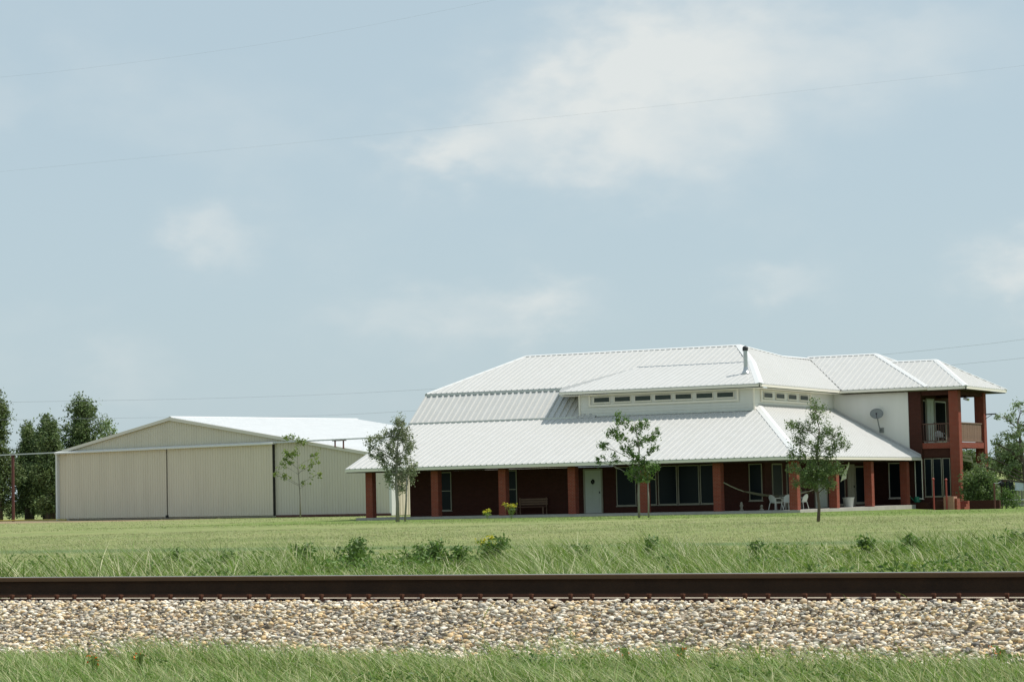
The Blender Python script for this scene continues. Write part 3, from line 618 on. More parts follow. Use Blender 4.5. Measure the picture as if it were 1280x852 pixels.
# ------------------------------------------------------------------ porch furniture
def patio_chair(loc, rz, label):
    t = thing('patio_chair', (0, 0, 0), label, 'chair', 'white plastic chairs on the side porch')
    MB().box((-.24, -.24, .40), (.24, .24, .44)).build('seat', 'plastic', t, bevel=.015)
    b = MB(); n = 9
    vs = []; 
    for s in (0, 1):
        for i in range(n):
            u = -1+2*i/(n-1); zt = .86-.16*u*u; yy = .24-.08*u*u+.03*s
            vs += [(u*.27, yy, .44), (u*.27, yy+.10, zt)]
    fs = []
    for i in range(n-1):
        a = 2*i; fs.append((a, a+2, a+3, a+1)); c = 2*n+2*i; fs.append((c+1, c+3, c+2, c)); fs.append((a+1, a+3, c+3, c+1)); fs.append((a, c, c+2, a+2))
    fs += [(0, 1, 2*n+1, 2*n), (2*n-2, 4*n-2, 4*n-1, 2*n-1)]
    b.add(vs, fs); b.build('backrest', 'plastic', t)
    for sx in (-1, 1):
        MB().tube([(sx*.27, .24, .66), (sx*.29, 0, .66), (sx*.27, -.22, .62), (sx*.27, -.24, .44)], .025, 6).build('armrest', 'plastic', t)
        for sy in (-1, 1): MB().tube([(sx*.22, sy*.22, .42), (sx*.30, sy*.30, 0)], [.028, .02], 6).build('leg', 'plastic', t)
    t.location = loc; t.rotation_euler.z = rz
    for c in t.children: c.matrix_parent_inverse = Matrix.Identity(4)
    return t
pc = patio_chair((-48.55, 127.6, 0.003), R(150), 'white plastic chair left of the porch table, under the hammock')
for loc, rz, lb in (((-47.75, 129.6, .003), R(-100), 'white plastic chair at the right end of the porch table, behind the corner column'), ((-47.95, 128.05, .003), R(20), 'white plastic chair in front of the dark wall, nearest the corner column')):
    c = copy_tree(pc); c.location = loc; c.rotation_euler.z = rz; c['label'] = lb
tb = thing('patio_table', (-48.3, 128.75, .003), 'round white plastic table on the side porch behind the hammock', 'table')
MB().lathe((-48.3, 128.75, .003), [(.46, .70), (.47, .735), (.45, .745)], 20).build('table_top', 'plastic', tb)
for k in range(4):
    a = k*math.pi/2+.6; MB().tube([(-48.3+.25*math.cos(a), 128.75+.25*math.sin(a), .70), (-48.3+.38*math.cos(a), 128.75+.38*math.sin(a), .003)], .025, 6).build('leg', 'plastic', tb)
# hammock slung from the front column row to the side columns
hm = thing('hammock', (-49.0, 126.6, 1.0), 'cream canvas hammock slung across the corner of the porch', 'hammock')
hA, hB = Vector((-51.05, 126.0, 1.62)), Vector((-46.95, 132.0, 1.50))
def hpt(t): p = hA.lerp(hB, t); p.z -= 1.05*4*t*(1-t)*.80; return p
b = MB(); vs = []; fs = []; n = 16; hs_ = (hB-hA).normalized().cross(Vector((0, 0, 1)))
for s in (0, 1):
    for i in range(n+1):
        t = .18+.64*i/n; wd = .36*math.sin(math.pi*i/n)**.5+.03; p = hpt(t)
        for j in range(5):
            u = -1+.5*j; vs.append(p+hs_*(wd*u)+Vector((0, 0, .10*u*u*min(1, wd/.3)-.012*s)))
for s in (0, 1):
    o_ = s*(n+1)*5
    for i in range(n):
        for j in range(4): fs.append((o_+i*5+j, o_+i*5+j+1, o_+(i+1)*5+j+1, o_+(i+1)*5+j))
b.add(vs, fs); b.build('hammock_bed', 'rope', hm)
MB().tube([hpt(t) for t in (0, .06, .12, .19)], .03, 6).build('rope', 'rope', hm); MB().tube([hpt(t) for t in (.81, .88, .94, 1)], .03, 6).build('rope', 'rope', hm)
# bench under the second window
bn = thing('porch_bench', (-64.0, 127.75, 0.003), 'brown slatted bench against the shaded brick wall beside the narrow window', 'bench')
for k in range(4): MB().box((-65.0, 127.45+.13*k, .44), (-63.1, 127.56+.13*k, .47)).build('slat', 'wood', bn)
for k in range(3): MB().box((-65.0, 128.02, .56+.14*k), (-63.1, 128.05, .67+.14*k)).build('slat', 'wood', bn)
for xx in (-64.95, -63.2):
    for yy in (127.5, 127.98): MB().box((xx, yy, 0.003), (xx+.06, yy+.05, .44 if yy < 127.9 else 1.0)).build('leg', 'wood', bn)
# white pot
pt = thing('plant_pot', (-47.5, 138.0, .003), 'white plastic tub standing on the side porch beside a column', 'pot')
M['soil'] = mat('dark_soil', (.05, .035, .025), .95)
MB().lathe((-47.75, 137.7, .003), [(.26, 0), (.34, .52), (.37, .53), (.37, .58), (.32, .58), (.30, .48)], 18).build('pot', 'plastic', pt)
MB().lathe((-47.75, 137.7, .003), [(.30, .46), (.30, .485)], 14).build('soil', 'soil', pt)
# cloth hung under the eave
b = MB(); n = 8; vs = []; fs = []
for s in (0, 1):
    for i in range(n+1):
        for j in range(4):
            t = i/n; wd = .10+.55*t; u = j/3-.5
            vs.append((-46.75-.10*t+.03*math.sin(j*2+i)+.012*s, 134.6+wd*u*1.6-.9*t+.5, 2.66-1.15*t+.06*j*t))
for s in (0, 1):
    o_ = s*(n+1)*4
    for i in range(n):
        for j in range(3): fs.append((o_+i*4+j, o_+i*4+j+1, o_+(i+1)*4+j+1, o_+(i+1)*4+j))
M['creamcloth'] = mat('cream_cloth', (.66, .64, .50), .9, transl=.15)
b.add(vs, fs); tag(b.build('hanging_towel', 'creamcloth'), 'cream towel hanging from the side porch ceiling, blown to the left', 'towel')
# green watering can on the plinth corner
wc = thing('watering_can', (-46.6, 146.6, .0), 'green watering can on the step at the end of the side porch', 'watering can')
MB().box((-46.85, 146.3, -.45), (-45.6, 147.1, .13)).build('brick_ledge', 'brick', house)
MB().lathe((-46.35, 146.7, .133), [(.17, 0), (.19, .04), (.17, .30), (.12, .36)], 14).build('can_body', 'green', wc)
MB().tube([(-46.50, 146.62, .22), (-46.72, 146.5, .50)], [.035, .025], 7).build('spout', 'green', wc); MB().lathe((-46.75, 146.49, .49), [(.02, 0), (.07, .06), (.07, .08)], 8).build('rose', 'plastic', wc)
MB().tube([(-46.22, 146.76, .45), (-46.1, 146.8, .40), (-46.12, 146.8, .22), (-46.19, 146.76, .18)], .018, 6).build('handle', 'green', wc)
# small garden ornaments by the column
for (xx, yy, lb, hgt) in ((-50.35, 126.9, 'small pale stone ornament on the porch just right of the sixth column', .50), (-49.1, 126.8, 'small dim stone ornament on the porch left of the white chairs', .32)):
    tag(MB().lathe((xx, yy, .003), [(.12, 0), (.13, .05), (.06, .10), (.08, .2), (.11, hgt*.6), (.06, hgt*.78), (.08, hgt*.88), (.03, hgt)], 10).build('garden_ornament', 'frame', smooth=True), lb, 'ornament', 'stone ornaments on the porch')

# ------------------------------------------------------------------ steps, posts, clothesline, fence right of the tower
st = thing('entry_steps', (-41.1, 135.4, -.4), 'brick entry steps with a tan side wall and two red handrail posts', 'steps')
M['tanbrick'] = mat('tan_brick', (.40, .22, .14), .85, 0, (6, .5, (.32, .17, .11)), (50, .5), brick=(.34, .18, .115))
MB().box((-41.15, 135.3, -.45), (-40.55, 136.0, .52)).build('cheek_wall', 'tanbrick', st)
MB().box((-40.545, 135.45, -.45), (-40.40, 136.1, .40)).build('cheek_wall', 'brickcol', st)
MB().box((-41.16, 135.95+.06, -.45), (-42.0, 137.2, .30)).build('cheek_wall', 'brick', st)
for k in range(4): MB().box((-41.95, 136.2+.35*k+1.05, -.45), (-40.6, 136.55+.35*k+1.05, -.28+.17*k)).build('step', 'brickcol', st)
for (xx, yy, z1) in ((-41.45, 134.4, 1.55), (-40.95, 135.25, 1.50)):
    MB().lathe((xx, yy, -.45), [(.05, 0), (.05, z1+.38), (.075, z1+.40), (.075, z1+.47), (.03, z1+.52)], 10).build('handrail_post', 'redpaint', st)
# low brick planter behind the shrub
MB_ = MB().box((-41.9, 141.5, -.45), (-39.6, 141.8, .22)); tag(MB_.build('planter_wall', 'brick'), 'low red brick planter wall under the big shrub by the tower', 'planter')
clp = []
for (xx, yy, h, m_, lb) in ((-37.43, 132.79, 1.45, 'postbrown', 'dark red clothesline post nearest the brick tower'), (-41.2, 147.8, 1.75, 'postbrown', 'brown clothesline post behind, beside the hanging black shirt')):
    gz = float(ground_z(xx, yy)); t = thing('clothesline_post', (xx, yy, gz-.05), lb, 'post', 'clothesline posts')
    MB().tube([(xx, yy, gz-.1), (xx, yy, gz+h)], .05, 8).build('post', m_, t)
    if xx < -40: MB().tube([(xx-.35, yy+.0, gz+h), (xx+.35, yy, gz+h)], .03, 6).build('crossbar', m_, t)
lineA = Vector((-37.43, 132.79, float(ground_z(-37.43, 132.79))+1.45)); lineB = Vector((-41.2, 147.8, float(ground_z(-41.2, 147.8))+1.75)); lineC = Vector((-36.5, 150.0, 1.12))
b = MB(); b.tube([lineA, lineA.lerp(lineB, .5)-Vector((0, 0, .06)), lineB], .012, 4); b.tube([lineB, lineB.lerp(lineC, .5)-Vector((0, 0, .08)), lineC], .012, 4); tag(b.build('clothesline', 'wire'), 'thin clothesline running right from the brown post with washing on it', 'clothesline')
def hang(name, m_, t0, t1, drop, label, cat, legs=False):
    b = MB(); n = 9; vs = []; fs = []
    for s in (0, 1):
        for i in range(n):
            t = t0+(t1-t0)*i/(n-1); p = lineB.lerp(lineC, t)-Vector((0, 0, .08*4*t*(1-t)))
            dr = drop*(1-.12*math.sin(i*1.3))
            if legs: dr = drop*(.5 if i < 4 else 1.25-.03*i)
            for j in range(5): vs.append(p+Vector((.03*math.sin(i*1.9+j), .06*math.sin(i*2.1+j*.7)*j/4+.02*s, -dr*j/4)))
    for s in (0, 1):
        o_ = s*n*5
        for i in range(n-1):
            for j in range(4): fs.append((o_+i*5+j, o_+i*5+j+1, o_+(i+1)*5+j+1, o_+(i+1)*5+j))
    b.add(vs, fs); return tag(b.build(name, m_), label, cat)
hang('hanging_shirt', 'blackcloth', .05, .14, .70, 'black shirt hanging on the clothesline left of the white sheet', 'shirt')
hang('hanging_sheet', 'whitecloth', .16, .50, 1.0, 'crumpled white sheet hanging on the clothesline at the right edge', 'sheet', legs=True)
tag(MB().lathe((-41.05, 147.2, 1.0), [(.06, 0), (.18, .06), (.22, .18), (.16, .30), (.05, .36)], 10).tube([(-41.05, 147.2, 1.33), (-41.1, 147.5, 1.45)], .01, 4).build('hanging_basket', 'blackcloth'), 'round dark basket hanging at the brown clothesline post', 'basket')
# board fence: each board its own
fn = thing('board_fence', (-44, 162.5, -.4), 'low grey weathered board fence behind the clothesline', 'fence')
u = Vector((.95, .33, 0)); p = Vector((-48.5, 161.2, -.45)); b0 = None
for k in range(46):
    if b0 is None: b0 = MB().obox((0, 0, 0), u*.16, (0, .025, 0), (0, 0, 1.55)).build('board', 'greywood', fn); c = b0
    else: c = b0.copy(); C.objects.link(c)
    c.matrix_parent_inverse = Matrix.Identity(4); q = p+u*(.18*k); c.location = (q.x+44, q.y-162.5, q.z+.4+random.uniform(-.04, .04))
for zz in (.25, 1.2): MB().obox(p+Vector((0, .03, zz)), u*8.3, (0, .05, 0), (0, 0, .08)).build('fence_rail', 'greywood', fn)
pf = thing('pipe_fence', (-38, 151, -.4), 'low pale pipe rail fence behind the washing', 'fence')
MB().tube([(-42.5, 149.5, .12), (-33, 154.2, .12)], .06, 8).build('top_rail', 'steel', pf); MB().tube([(-42.5, 149.5, -.18), (-33, 154.2, -.18)], .03, 8).build('lower_rail', 'steel', pf)
for k in range(5): t = k/4; MB().tube([(-42.5+9.5*t, 149.5+4.7*t, -.6), (-42.5+9.5*t, 149.5+4.7*t, .16)], .05, 8).build('fence_post', 'steel', pf)
# white louvred panel hung askew under the balcony
hp_ = thing('hanging_shutter', (-44.7, 151, 3.2), 'white louvred shutter hanging at a slant under the balcony', 'shutter')
hu = Vector((1.45, .35, -.42)); hv = Vector((0, .10, -.13))
for k in range(2): MB().obox(Vector((-45.45, 150.6, 3.42))+hv*2.1*k, hu, hv*1.25, (.02, -.05, .02)).build('louvre', 'whitetrim', hp_)
for k in (0, .94): MB().obox(Vector((-45.45, 150.66, 3.40))+hu*k, hu*.06, hv*3.4, (.02, -.04, .02)).build('stile', 'whitetrim', hp_)

# balcony chair
bc = copy_tree(pc); bc.location = (-45.35, 148.9, 3.805); bc.rotation_euler.z = R(40); bc['label'] = 'pale plastic chair on the balcony behind the picket railing'; del bc['group']

# ------------------------------------------------------------------ hangar
HA = Vector((-126.93, 163.72, 0)); hd = Vector((math.cos(R(-15.1)), math.sin(R(-15.1)), 0)); hn = Vector((-hd.y, hd.x, 0)); Zv = Vector((0, 0, 1))
H = lambda u, n, z: HA+hd*u+hn*n+Zv*z
hg = thing('aircraft_hangar', HA, 'big beige metal hangar with white roof and three tall sliding doors', 'hangar')
HL, HWid, AP = 20.5, 39.75, (14.75, 8.0); zl, zr = 5.62, 4.2
def zroof(u): return zl+(AP[1]-zl)*u/AP[0] if u < AP[0] else AP[1]+(zr-AP[1])*(u-AP[0])/(HWid-AP[0])
def clad(name, u0, u1, n0, m_, parent, z0=-.12, top=None, sp=.30, h=.03, back=.12):
    """ribbed sheet facing the front; top(u) gives its upper edge"""
    top = top or (lambda u: zroof(u)-.02); b = MB(); us = [u0]+([AP[0]] if u0 < AP[0] < u1 else [])+[u1]
    vs = [H(u, n0, z0) for u in us]+[H(u, n0, top(u)) for u in us]; k = len(us); vs += [v+hn*back for v in vs]
    fs = []
    for i in range(k-1): fs += [(i, i+1, k+i+1, k+i), (2*k+i, 3*k+i, 3*k+i+1, 2*k+i+1), (k+i, k+i+1, 3*k+i+1, 3*k+i), (i, 2*k+i, 2*k+i+1, i+1)]
    fs += [(0, k, 3*k, 2*k), (k-1, 3*k-1, 4*k-1, 2*k-1)]
    o = b.add(vs, fs).build(name, m_, parent); r = MB(); u = u0+.15
    while u < u1-.1:
        r.add([H(u-.045, n0, z0), H(u+.045, n0, z0), H(u+.025, n0-h, z0), H(u-.025, n0-h, z0), H(u-.045, n0, top(u-.045)), H(u+.045, n0, top(u+.045)), H(u+.025, n0-h, top(u+.025)), H(u-.025, n0-h, top(u-.025))], [(1,2,6,5),(2,3,7,6),(3,0,4,7),(4,5,6,7)]); u += sp
    tag(r.build('cladding_rib', m_, o), kind='stuff'); return o
clad('front_wall', 0, HWid, .22, 'greywall', hg)
DT = 5.50
for (a, c) in ((1.35, 14.32), (14.50, 27.05)):
    clad('sliding_door', a, c, 0.0, 'beige', hg, .02, lambda u: DT, back=.09)
clad('sliding_door', 0.12, 1.30, .16, 'beige', hg, .02, lambda u: DT, back=.09)
for a in (14.36, 27.08, 1.31): MB().obox(H(a, .10 if a < 27 else -.01, 0), hd*(.11 if a < 27 else .07), hn*.3, Zv*5.48).build('door_gap', 'gap', hg)
MB().obox(H(14.30, -.10, -.05), hd*.25, hn*.10, Zv*.22).build('door_roller', 'gap', hg)
MB().obox(H(-.06, -.12, -.12), hd*.20, hn*.5, Zv*5.7).build('corner_trim', 'whitetrim', hg)
MB().obox(H(HWid-.12, .10, -.12), hd*.26, hn*.4, Zv*4.25).build('corner_trim', 'whitetrim', hg)
tk = MB().add([H(u_, n_, z_) for u_ in (-.05, 27.35) for n_, z_ in ((-.28, 5.48), (.1, 5.48), (.1, 5.70), (-.28, 5.60))], [(0,1,2,3),(4,7,6,5),(0,4,5,1),(1,5,6,2),(2,6,7,3),(3,7,4,0)]).build('header_trim', 'whitetrim', hg)
MB().obox(H(27.4, -.16, 5.56), hd*12.3, hn*.16, Zv*.10).build('door_track', 'steel', hg)
MB().obox(H(-9.5, -.16, 5.56), hd*9.45, hn*.16, Zv*.10).build('door_track', 'steel', hg)
for a in (34.1, 35.0): MB().obox(H(a, -.10, zroof(a)), hd*.07, hn*.1, Zv*(5.55-zroof(a))).build('track_bracket', 'postbrown', hg)
MB().obox(H(33.9, -.14, 5.50), hd*1.4, hn*.16, Zv*.06).build('track_bracket', 'postbrown', hg)
MB().obox(H(27.3, .06, -.13), hd*12.5, hn*.14, Zv*.16).build('base_gap_strip', 'postbrown', hg)  # brown strip painted in for the dark gap at the foot of this wall
# sides and back
MB().obox(H(HWid-.1, .5, -.12), hn*HL, hd*.1, Zv*(zr+.05)).obox(H(0, .5, -.12), hn*HL, hd*.1, Zv*(zl+.05)).each('side_wall', 'beige', hg)
r = MB(); k = .8
while k < HL: r.obox(H(HWid, k, -.1), hn*.09, hd*.03, Zv*(zr+.02)); k += .3
tag(r.build('cladding_rib', 'beige', hg), kind='stuff')
MB().add([H(0, HL+.4, -.1), H(HWid, HL+.4, -.1), H(HWid, HL+.4, zr), H(AP[0], HL+.4, AP[1]), H(0, HL+.4, zl)], [(0,1,2,3,4)]).build('back_wall', 'beige', hg)
ov = .30
ru = sheet('hangar_roof', [H(AP[0], .1, AP[1]+.06), H(HWid+ov, .1, zr+.02), H(HWid+ov, HL+.6, zr+.02), H(AP[0], HL+.6, AP[1]+.06)], (hd.x, hd.y), hg, 'hroof', sp=.6, h=.03)
sheet('hangar_roof', [H(AP[0], .1, AP[1]+.06), H(-ov, .1, zl), H(-ov, HL+.6, zl), H(AP[0], HL+.6, AP[1]+.06)], (-hd.x, -hd.y), hg, 'hroof', sp=.6, h=.03)
cap(H(AP[0], .1, AP[1]+.07), H(AP[0], HL+.6, AP[1]+.07), hg, .4)
M['raketrim'] = mat('pale_grey_beige_trim', (.66, .62, .55), .5)
MB().obox(H(-ov, .02, zl-.22), H(AP[0], 0, AP[1])-H(-ov, 0, zl), hn*.12, Zv*.24).build('rake_trim', 'raketrim', hg)
MB().obox(H(AP[0]+.01, .02, AP[1]-.22), H(HWid+ov, 0, zr)-H(AP[0], 0, AP[1]), hn*.12, Zv*.24).build('rake_trim', 'raketrim', hg)
tp = thing('track_post', H(-6.1, -.1, -.2), 'dark brown post carrying the hangar door track, in front of the pines', 'post')
MB().tube([H(-6.1, -.08, -.3), H(-6.1, -.08, 5.5)], .13, 8).build('post', 'postbrown', tp); MB().obox(H(-6.3, -.24, 5.5), hd*.4, hn*.3, Zv*.06).build('top_plate', 'postbrown', tp)
M['yellowpaint'] = mat('faded_yellow_pipe', (.50, .40, .08), .6)
b = MB(); b.tube([H(-12, -3.2, -.05), H(-4, -1.6, -.03), H(1.2, -1.0, -.03), H(2.5, -1.0, -.07)], .05, 6); tag(b.build('yellow_pipe', 'yellowpaint'), 'faded yellow pipe lying on the bare ground left of the hangar', 'pipe')

# ------------------------------------------------------------------ power lines
def wire(name, pts, r, label):
    pts = [Vector(p) for p in pts]; q = []
    for i in range(len(pts)-1):
        p0 = pts[max(i-1, 0)]; p1 = pts[i]; p2 = pts[i+1]; p3 = pts[min(i+2, len(pts)-1)]
        for k in range(8):
            t = k/8; q.append(.5*((2*p1)+(p2-p0)*t+(2*p0-5*p1+4*p2-p3)*t*t+(3*p1-p0-3*p2+p3)*t*t*t))
    q.append(pts[-1]); return tag(MB().tube(q, r, 4).build(name, 'wire'), label, 'power line', 'overhead power lines')
M['wire'].node_tree.nodes['Principled BSDF'].inputs['Roughness'].default_value = .8
wire('power_line', [(-150, 159, 10.6), (-135.3, 166.6, 10.25), (-102.8, 183.1, 10.5), (-58.0, 205.7, 13.4), (-30, 219, 17.8)], .010, 'thin power line behind the house, the upper of the two low over the hangar roof')
wire('power_line', [(-150, 159.3, 8.9), (-126.6, 171.1, 8.65), (-102.9, 183.2, 8.7), (-57.5, 206.1, 11.9), (-30, 219, 14.7)], .010, 'thin power line behind the house, the lower of the two low over the hangar roof')
wire('power_line', [(-46, 43.6, 11.4), (-38.3, 47.2, 11.91), (-36.7, 48, 12.05), (-33.8, 49.5, 12.4), (-30, 51.4, 13.0), (-22, 55.2, 14.6)], .0011, 'thin power line crossing the upper left corner of the sky')
wire('power_line', [(-40, 46.7, 9.45), (-33, 50, 10.0), (-28.7, 52.2, 10.37), (-22.3, 55.4, 10.94), (-15.5, 58.9, 11.63), (-8, 62.6, 12.5)], .0011, 'thin power line rising across the large cloud')

# ------------------------------------------------------------------ trees and plants
def leaf_mesh(pts, size, flat=.0, droop=0, seed=0):
    r = np.random.default_rng(seed); n = len(pts); s = size*r.uniform(.6, 1.35, n)
    a = r.normal(size=(n, 3)); a /= np.linalg.norm(a, axis=1)[:, None]; a[:, 2] *= (1-flat)
    b = np.cross(a, r.normal(size=(n, 3))); b /= np.linalg.norm(b, axis=1)[:, None]; a /= np.linalg.norm(a, axis=1)[:, None]
    a = a*s[:, None]; b = b*(s*.45)[:, None]; c = np.cross(a, b); c /= np.linalg.norm(c, axis=1)[:, None]; c = c*(s*.12)[:, None]
    V = np.stack([pts-a*.5, pts+b*.5+c, pts+a*.55, pts-b*.5+c], 1).reshape(-1, 3)
    F_ = (np.array([[0, 1, 2], [0, 2, 3]])[None]+(np.arange(n)*4)[:, None, None]).reshape(-1, 3)
    return V, F_
def crown_points(lobes, n, seed=0, shell=.55, clump=26, cs=.16):
    """lobes: (x,y,z,rx,ry,rz,weight). Twig clumps sit through each lobe; leaves sit round the twigs"""
    r = np.random.default_rng(seed); P = []; tips = []
    wsum = sum(l[6] for l in lobes)
    for l in lobes:
        nn = int(n*l[6]/wsum); nc = max(3, nn//clump)
        d = r.normal(size=(nc, 3)); d /= np.linalg.norm(d, axis=1)[:, None]; rad = r.uniform(shell**3, 1, nc)**(1/3)
        c = np.array(l[:3])+d*rad[:, None]*np.array(l[3:6]); tips.append(c)
        idx = r.integers(0, nc, nn); sz = cs*r.uniform(.5, 1.5, nc)
        P.append(c[idx]+r.normal(size=(nn, 3))*sz[idx][:, None])
    return np.concatenate(P), tips
def tree(name, loc, trunk, lobes, nleaf, lsize, leafm, label, barkm='bark', seed=0, cs=.16, shell=.5, clump=26, cat='tree', group=None, r0=.07, stems=None, nb=5):
    """trunk: list of (x,y,z,r) local; lobes local"""
    gz = float(ground_z(loc[0], loc[1])); L3 = Vector((loc[0], loc[1], gz)); t = thing(name, L3, label, cat, group)
    r = random.Random(seed); b = MB()
    tp_ = [L3+Vector(p[:3]) for p in trunk]; b.tube(tp_, [p[3] for p in trunk], 8)
    b.build('trunk', barkm, t, smooth=True)
    pts, tips = crown_points(lobes, nleaf, seed, shell, clump, cs)
    br = MB()
    for l, tt in zip(lobes, tips):
        c = Vector(l[:3]); 
        # leave the trunk below the lobe
        z = max(trunk[0][2]+(trunk[-1][2]-trunk[0][2])*.32, min(trunk[-1][2], c.z-.2-(c.xy.length)*.4)); k = 0
        while k < len(trunk)-2 and trunk[k+1][2] < z: k += 1
        a, q = Vector(trunk[k][:3]), Vector(trunk[k+1][:3]); f = (z-a.z)/max(.01, q.z-a.z); s = a.lerp(q, max(0, min(1, f)))
        rr = trunk[k][3]*.38; mid = s.lerp(c, .5)+Vector((r.uniform(-.08, .08), r.uniform(-.08, .08), .05))
        br.tube([L3+s, L3+mid, L3+c], [rr, rr*.7, rr*.35], 5)
        for _ in range(min(nb, len(tt))):
            e_ = Vector(tt[r.randrange(len(tt))]); st_ = s.lerp(c, r.uniform(.5, 1))
            br.tube([L3+st_, L3+st_.lerp(e_, .5)+Vector((r.uniform(-.05, .05), 0, .04)), L3+e_], [rr*.4, rr*.3, rr*.12], 4)
    br.build('branch', barkm, t)
    V, F_ = leaf_mesh(pts, lsize, seed=seed); V = V+np.array(L3)
    raw('crown', V, F_, leafm, t)
    return t
def pxl(list_, s, depthspread=.8):
    """lobes given as (right, up, half width, half height, weight) metres in the picture's side view -> world lobes"""
    o = []
    for q in list_:
        rgt, upz, hw, hh, wgt = q[:5]; back = q[5] if len(q) > 5 else 0
        o.append((R0.x*rgt+F0.x*back, R0.y*rgt+F0.y*back, upz, hw, hw, hh, wgt))
    return o
RX, RYY = R0.x, R0.y
# sapling before the hangar
s = 17.0
tree('sapling', (-94.1, 149.9), [(0,0,-.1,.07), (0,0,1.5,.05), (-.1,-.05,3.6,.035), (-.1,-.05,5.4,.02)],
     pxl([(-.75,5.95,.38,.30,1.3,.0),(-.15,5.65,.30,.3,.7,.3),(.35,5.55,.42,.22,.8),(-.95,4.6,.5,.42,1.7,.3),(-.3,4.9,.4,.35,1.1,-.3),(-.6,4.0,.5,.3,1.0),(-1.3,3.9,.35,.25,.7,.3),(1.2,4.5,.45,.25,.9,.2),(1.1,3.9,.5,.3,1,-.2),(.4,3.55,.4,.25,.6),(1.3,3.15,.5,.2,.7),(-1.1,3.05,.55,.25,.9),(-1.7,3.2,.3,.2,.4),(.5,2.5,.4,.2,.35)], s),
     1150, .18, 'leaf_fresh', 'slender sapling with sparse yellow green leaves in front of the hangar', 'palebark', 3, .09, .0, 16, r0=.06)
# tree by the left porch columns
tree('young_tree', (-66.6, 116.2), [(0,0,-.1,.12), (.02,0,1.0,.10), (-.05,0,2.2,.08), (.05,0,3.8,.05), (.15,.1,5.2,.02)],
     pxl([(.2,5.6,.28,.45,1.2),(.1,4.9,.45,.5,2.0,.2),(.6,4.7,.38,.5,1.6),(.7,4.1,.35,.4,1.2,-.3),(-.5,4.9,.35,.35,.8),(-1.0,4.6,.35,.4,.8),(-1.5,4.3,.35,.4,.7),(-1.1,3.9,.4,.4,.9,.2),(-.8,3.4,.4,.4,1.0),(-.2,4.1,.4,.45,1.3,-.2),(.3,3.4,.5,.5,1.8),(-.3,2.9,.5,.4,1.3),(.4,2.6,.5,.45,1.4,.3),(-.45,2.3,.35,.35,.8),(.15,1.9,.45,.3,.9),(.9,3.0,.25,.3,.4)], 22),
     6200, .13, 'leaf_olive', 'young upright tree with greyish leaves in front of the two leftmost porch columns', 'palebark', 11, .10, .0, 26)
# tree before the middle window
tree('leaning_stem', (-66.25, 116.4), [(0,0,-.1,.06), (.12,0,1.2,.055), (.2,0,2.6,.04)], pxl([(.3,2.5,.35,.4,1)], 22), 260, .12, 'leaf_olive', 'slim pale second stem beside the young tree by the leftmost porch columns', 'palebark', 6, .1, .1, 20)
tree('young_tree', (-51.1, 114.5), [(-.05,0,-.1,.07), (-.05,0,1.2,.06), (0,0,2.3,.055), (.05,0,3.6,.04), (-.15,0,4.9,.02)],
     pxl([(-.85,5.1,.42,.38,1.1),(-.3,4.6,.35,.3,.7,.2),(.35,4.8,.4,.32,1.0),(-1.3,4.35,.45,.28,.9),(-.8,4.2,.5,.35,1.2,-.2),(-1.7,3.75,.42,.22,.8),(-2.0,3.0,.32,.25,.5),(-1.35,3.1,.35,.25,.5),(-.6,3.5,.4,.35,.9),(.1,4.0,.45,.4,1.1),(.75,4.2,.38,.35,.9,.2),(1.0,4.5,.3,.2,.4),(.8,3.5,.35,.4,.7),(-.1,3.0,.5,.4,1.7),(.35,2.6,.5,.35,1.8),(-.35,2.35,.5,.35,1.6),(.25,2.0,.45,.3,1.2),(.7,2.6,.4,.2,.7)], 24),
     4300, .135, 'leaf_dark', 'young tree with bright green clumps in front of the middle porch windows', 'palebark', 23, .085, .0, 26)
tree('leaning_stem', (-50.7, 114.7), [(0,0,-.1,.05), (.02,0,1.0,.045), (.0,0,2.4,.03)], pxl([(0,2.2,.3,.3,1)], 24), 120, .12, 'leaf_fresh', 'slim second stem beside the young tree in front of the middle porch windows', 'palebark', 5, .1, .1, 20)
# tree on the lawn near the corner column
tree('young_tree', (-32.9, 91.2), [(-.02,0,-.1,.075), (.03,.02,.6,.065), (-.05,0,1.6,.05), (.02,0,2.8,.04), (.15,0,3.7,.02)],
     pxl([(.15,4.3,.45,.38,1.2),(-.05,4.7,.15,.25,.3),(-.85,3.85,.35,.22,.8),(-.3,3.7,.4,.3,1.0,.2),(.35,3.6,.4,.35,1.2),(.8,3.45,.3,.3,.7),(1.1,3.0,.28,.18,.5),(-.7,3.2,.35,.25,.9),(-.1,3.1,.4,.35,1.3,-.2),(.5,2.9,.38,.3,1.0),(-.75,2.65,.4,.25,1.0),(-.2,2.45,.4,.3,1.2),(.5,2.35,.4,.25,.9),(-.9,2.1,.35,.2,.7),(-.35,1.95,.5,.28,1.8,-.15),(.3,2.0,.5,.28,1.8),(.75,2.0,.38,.22,1.2),(0,1.6,.5,.28,1.6),(-.55,1.6,.42,.22,.9),(.45,1.5,.35,.22,.8)], 31),
     10500, .085, 'leaf_mid', 'young dense leafed tree on the lawn in front of the house corner', 'bark', 31, .085, .0, 30)
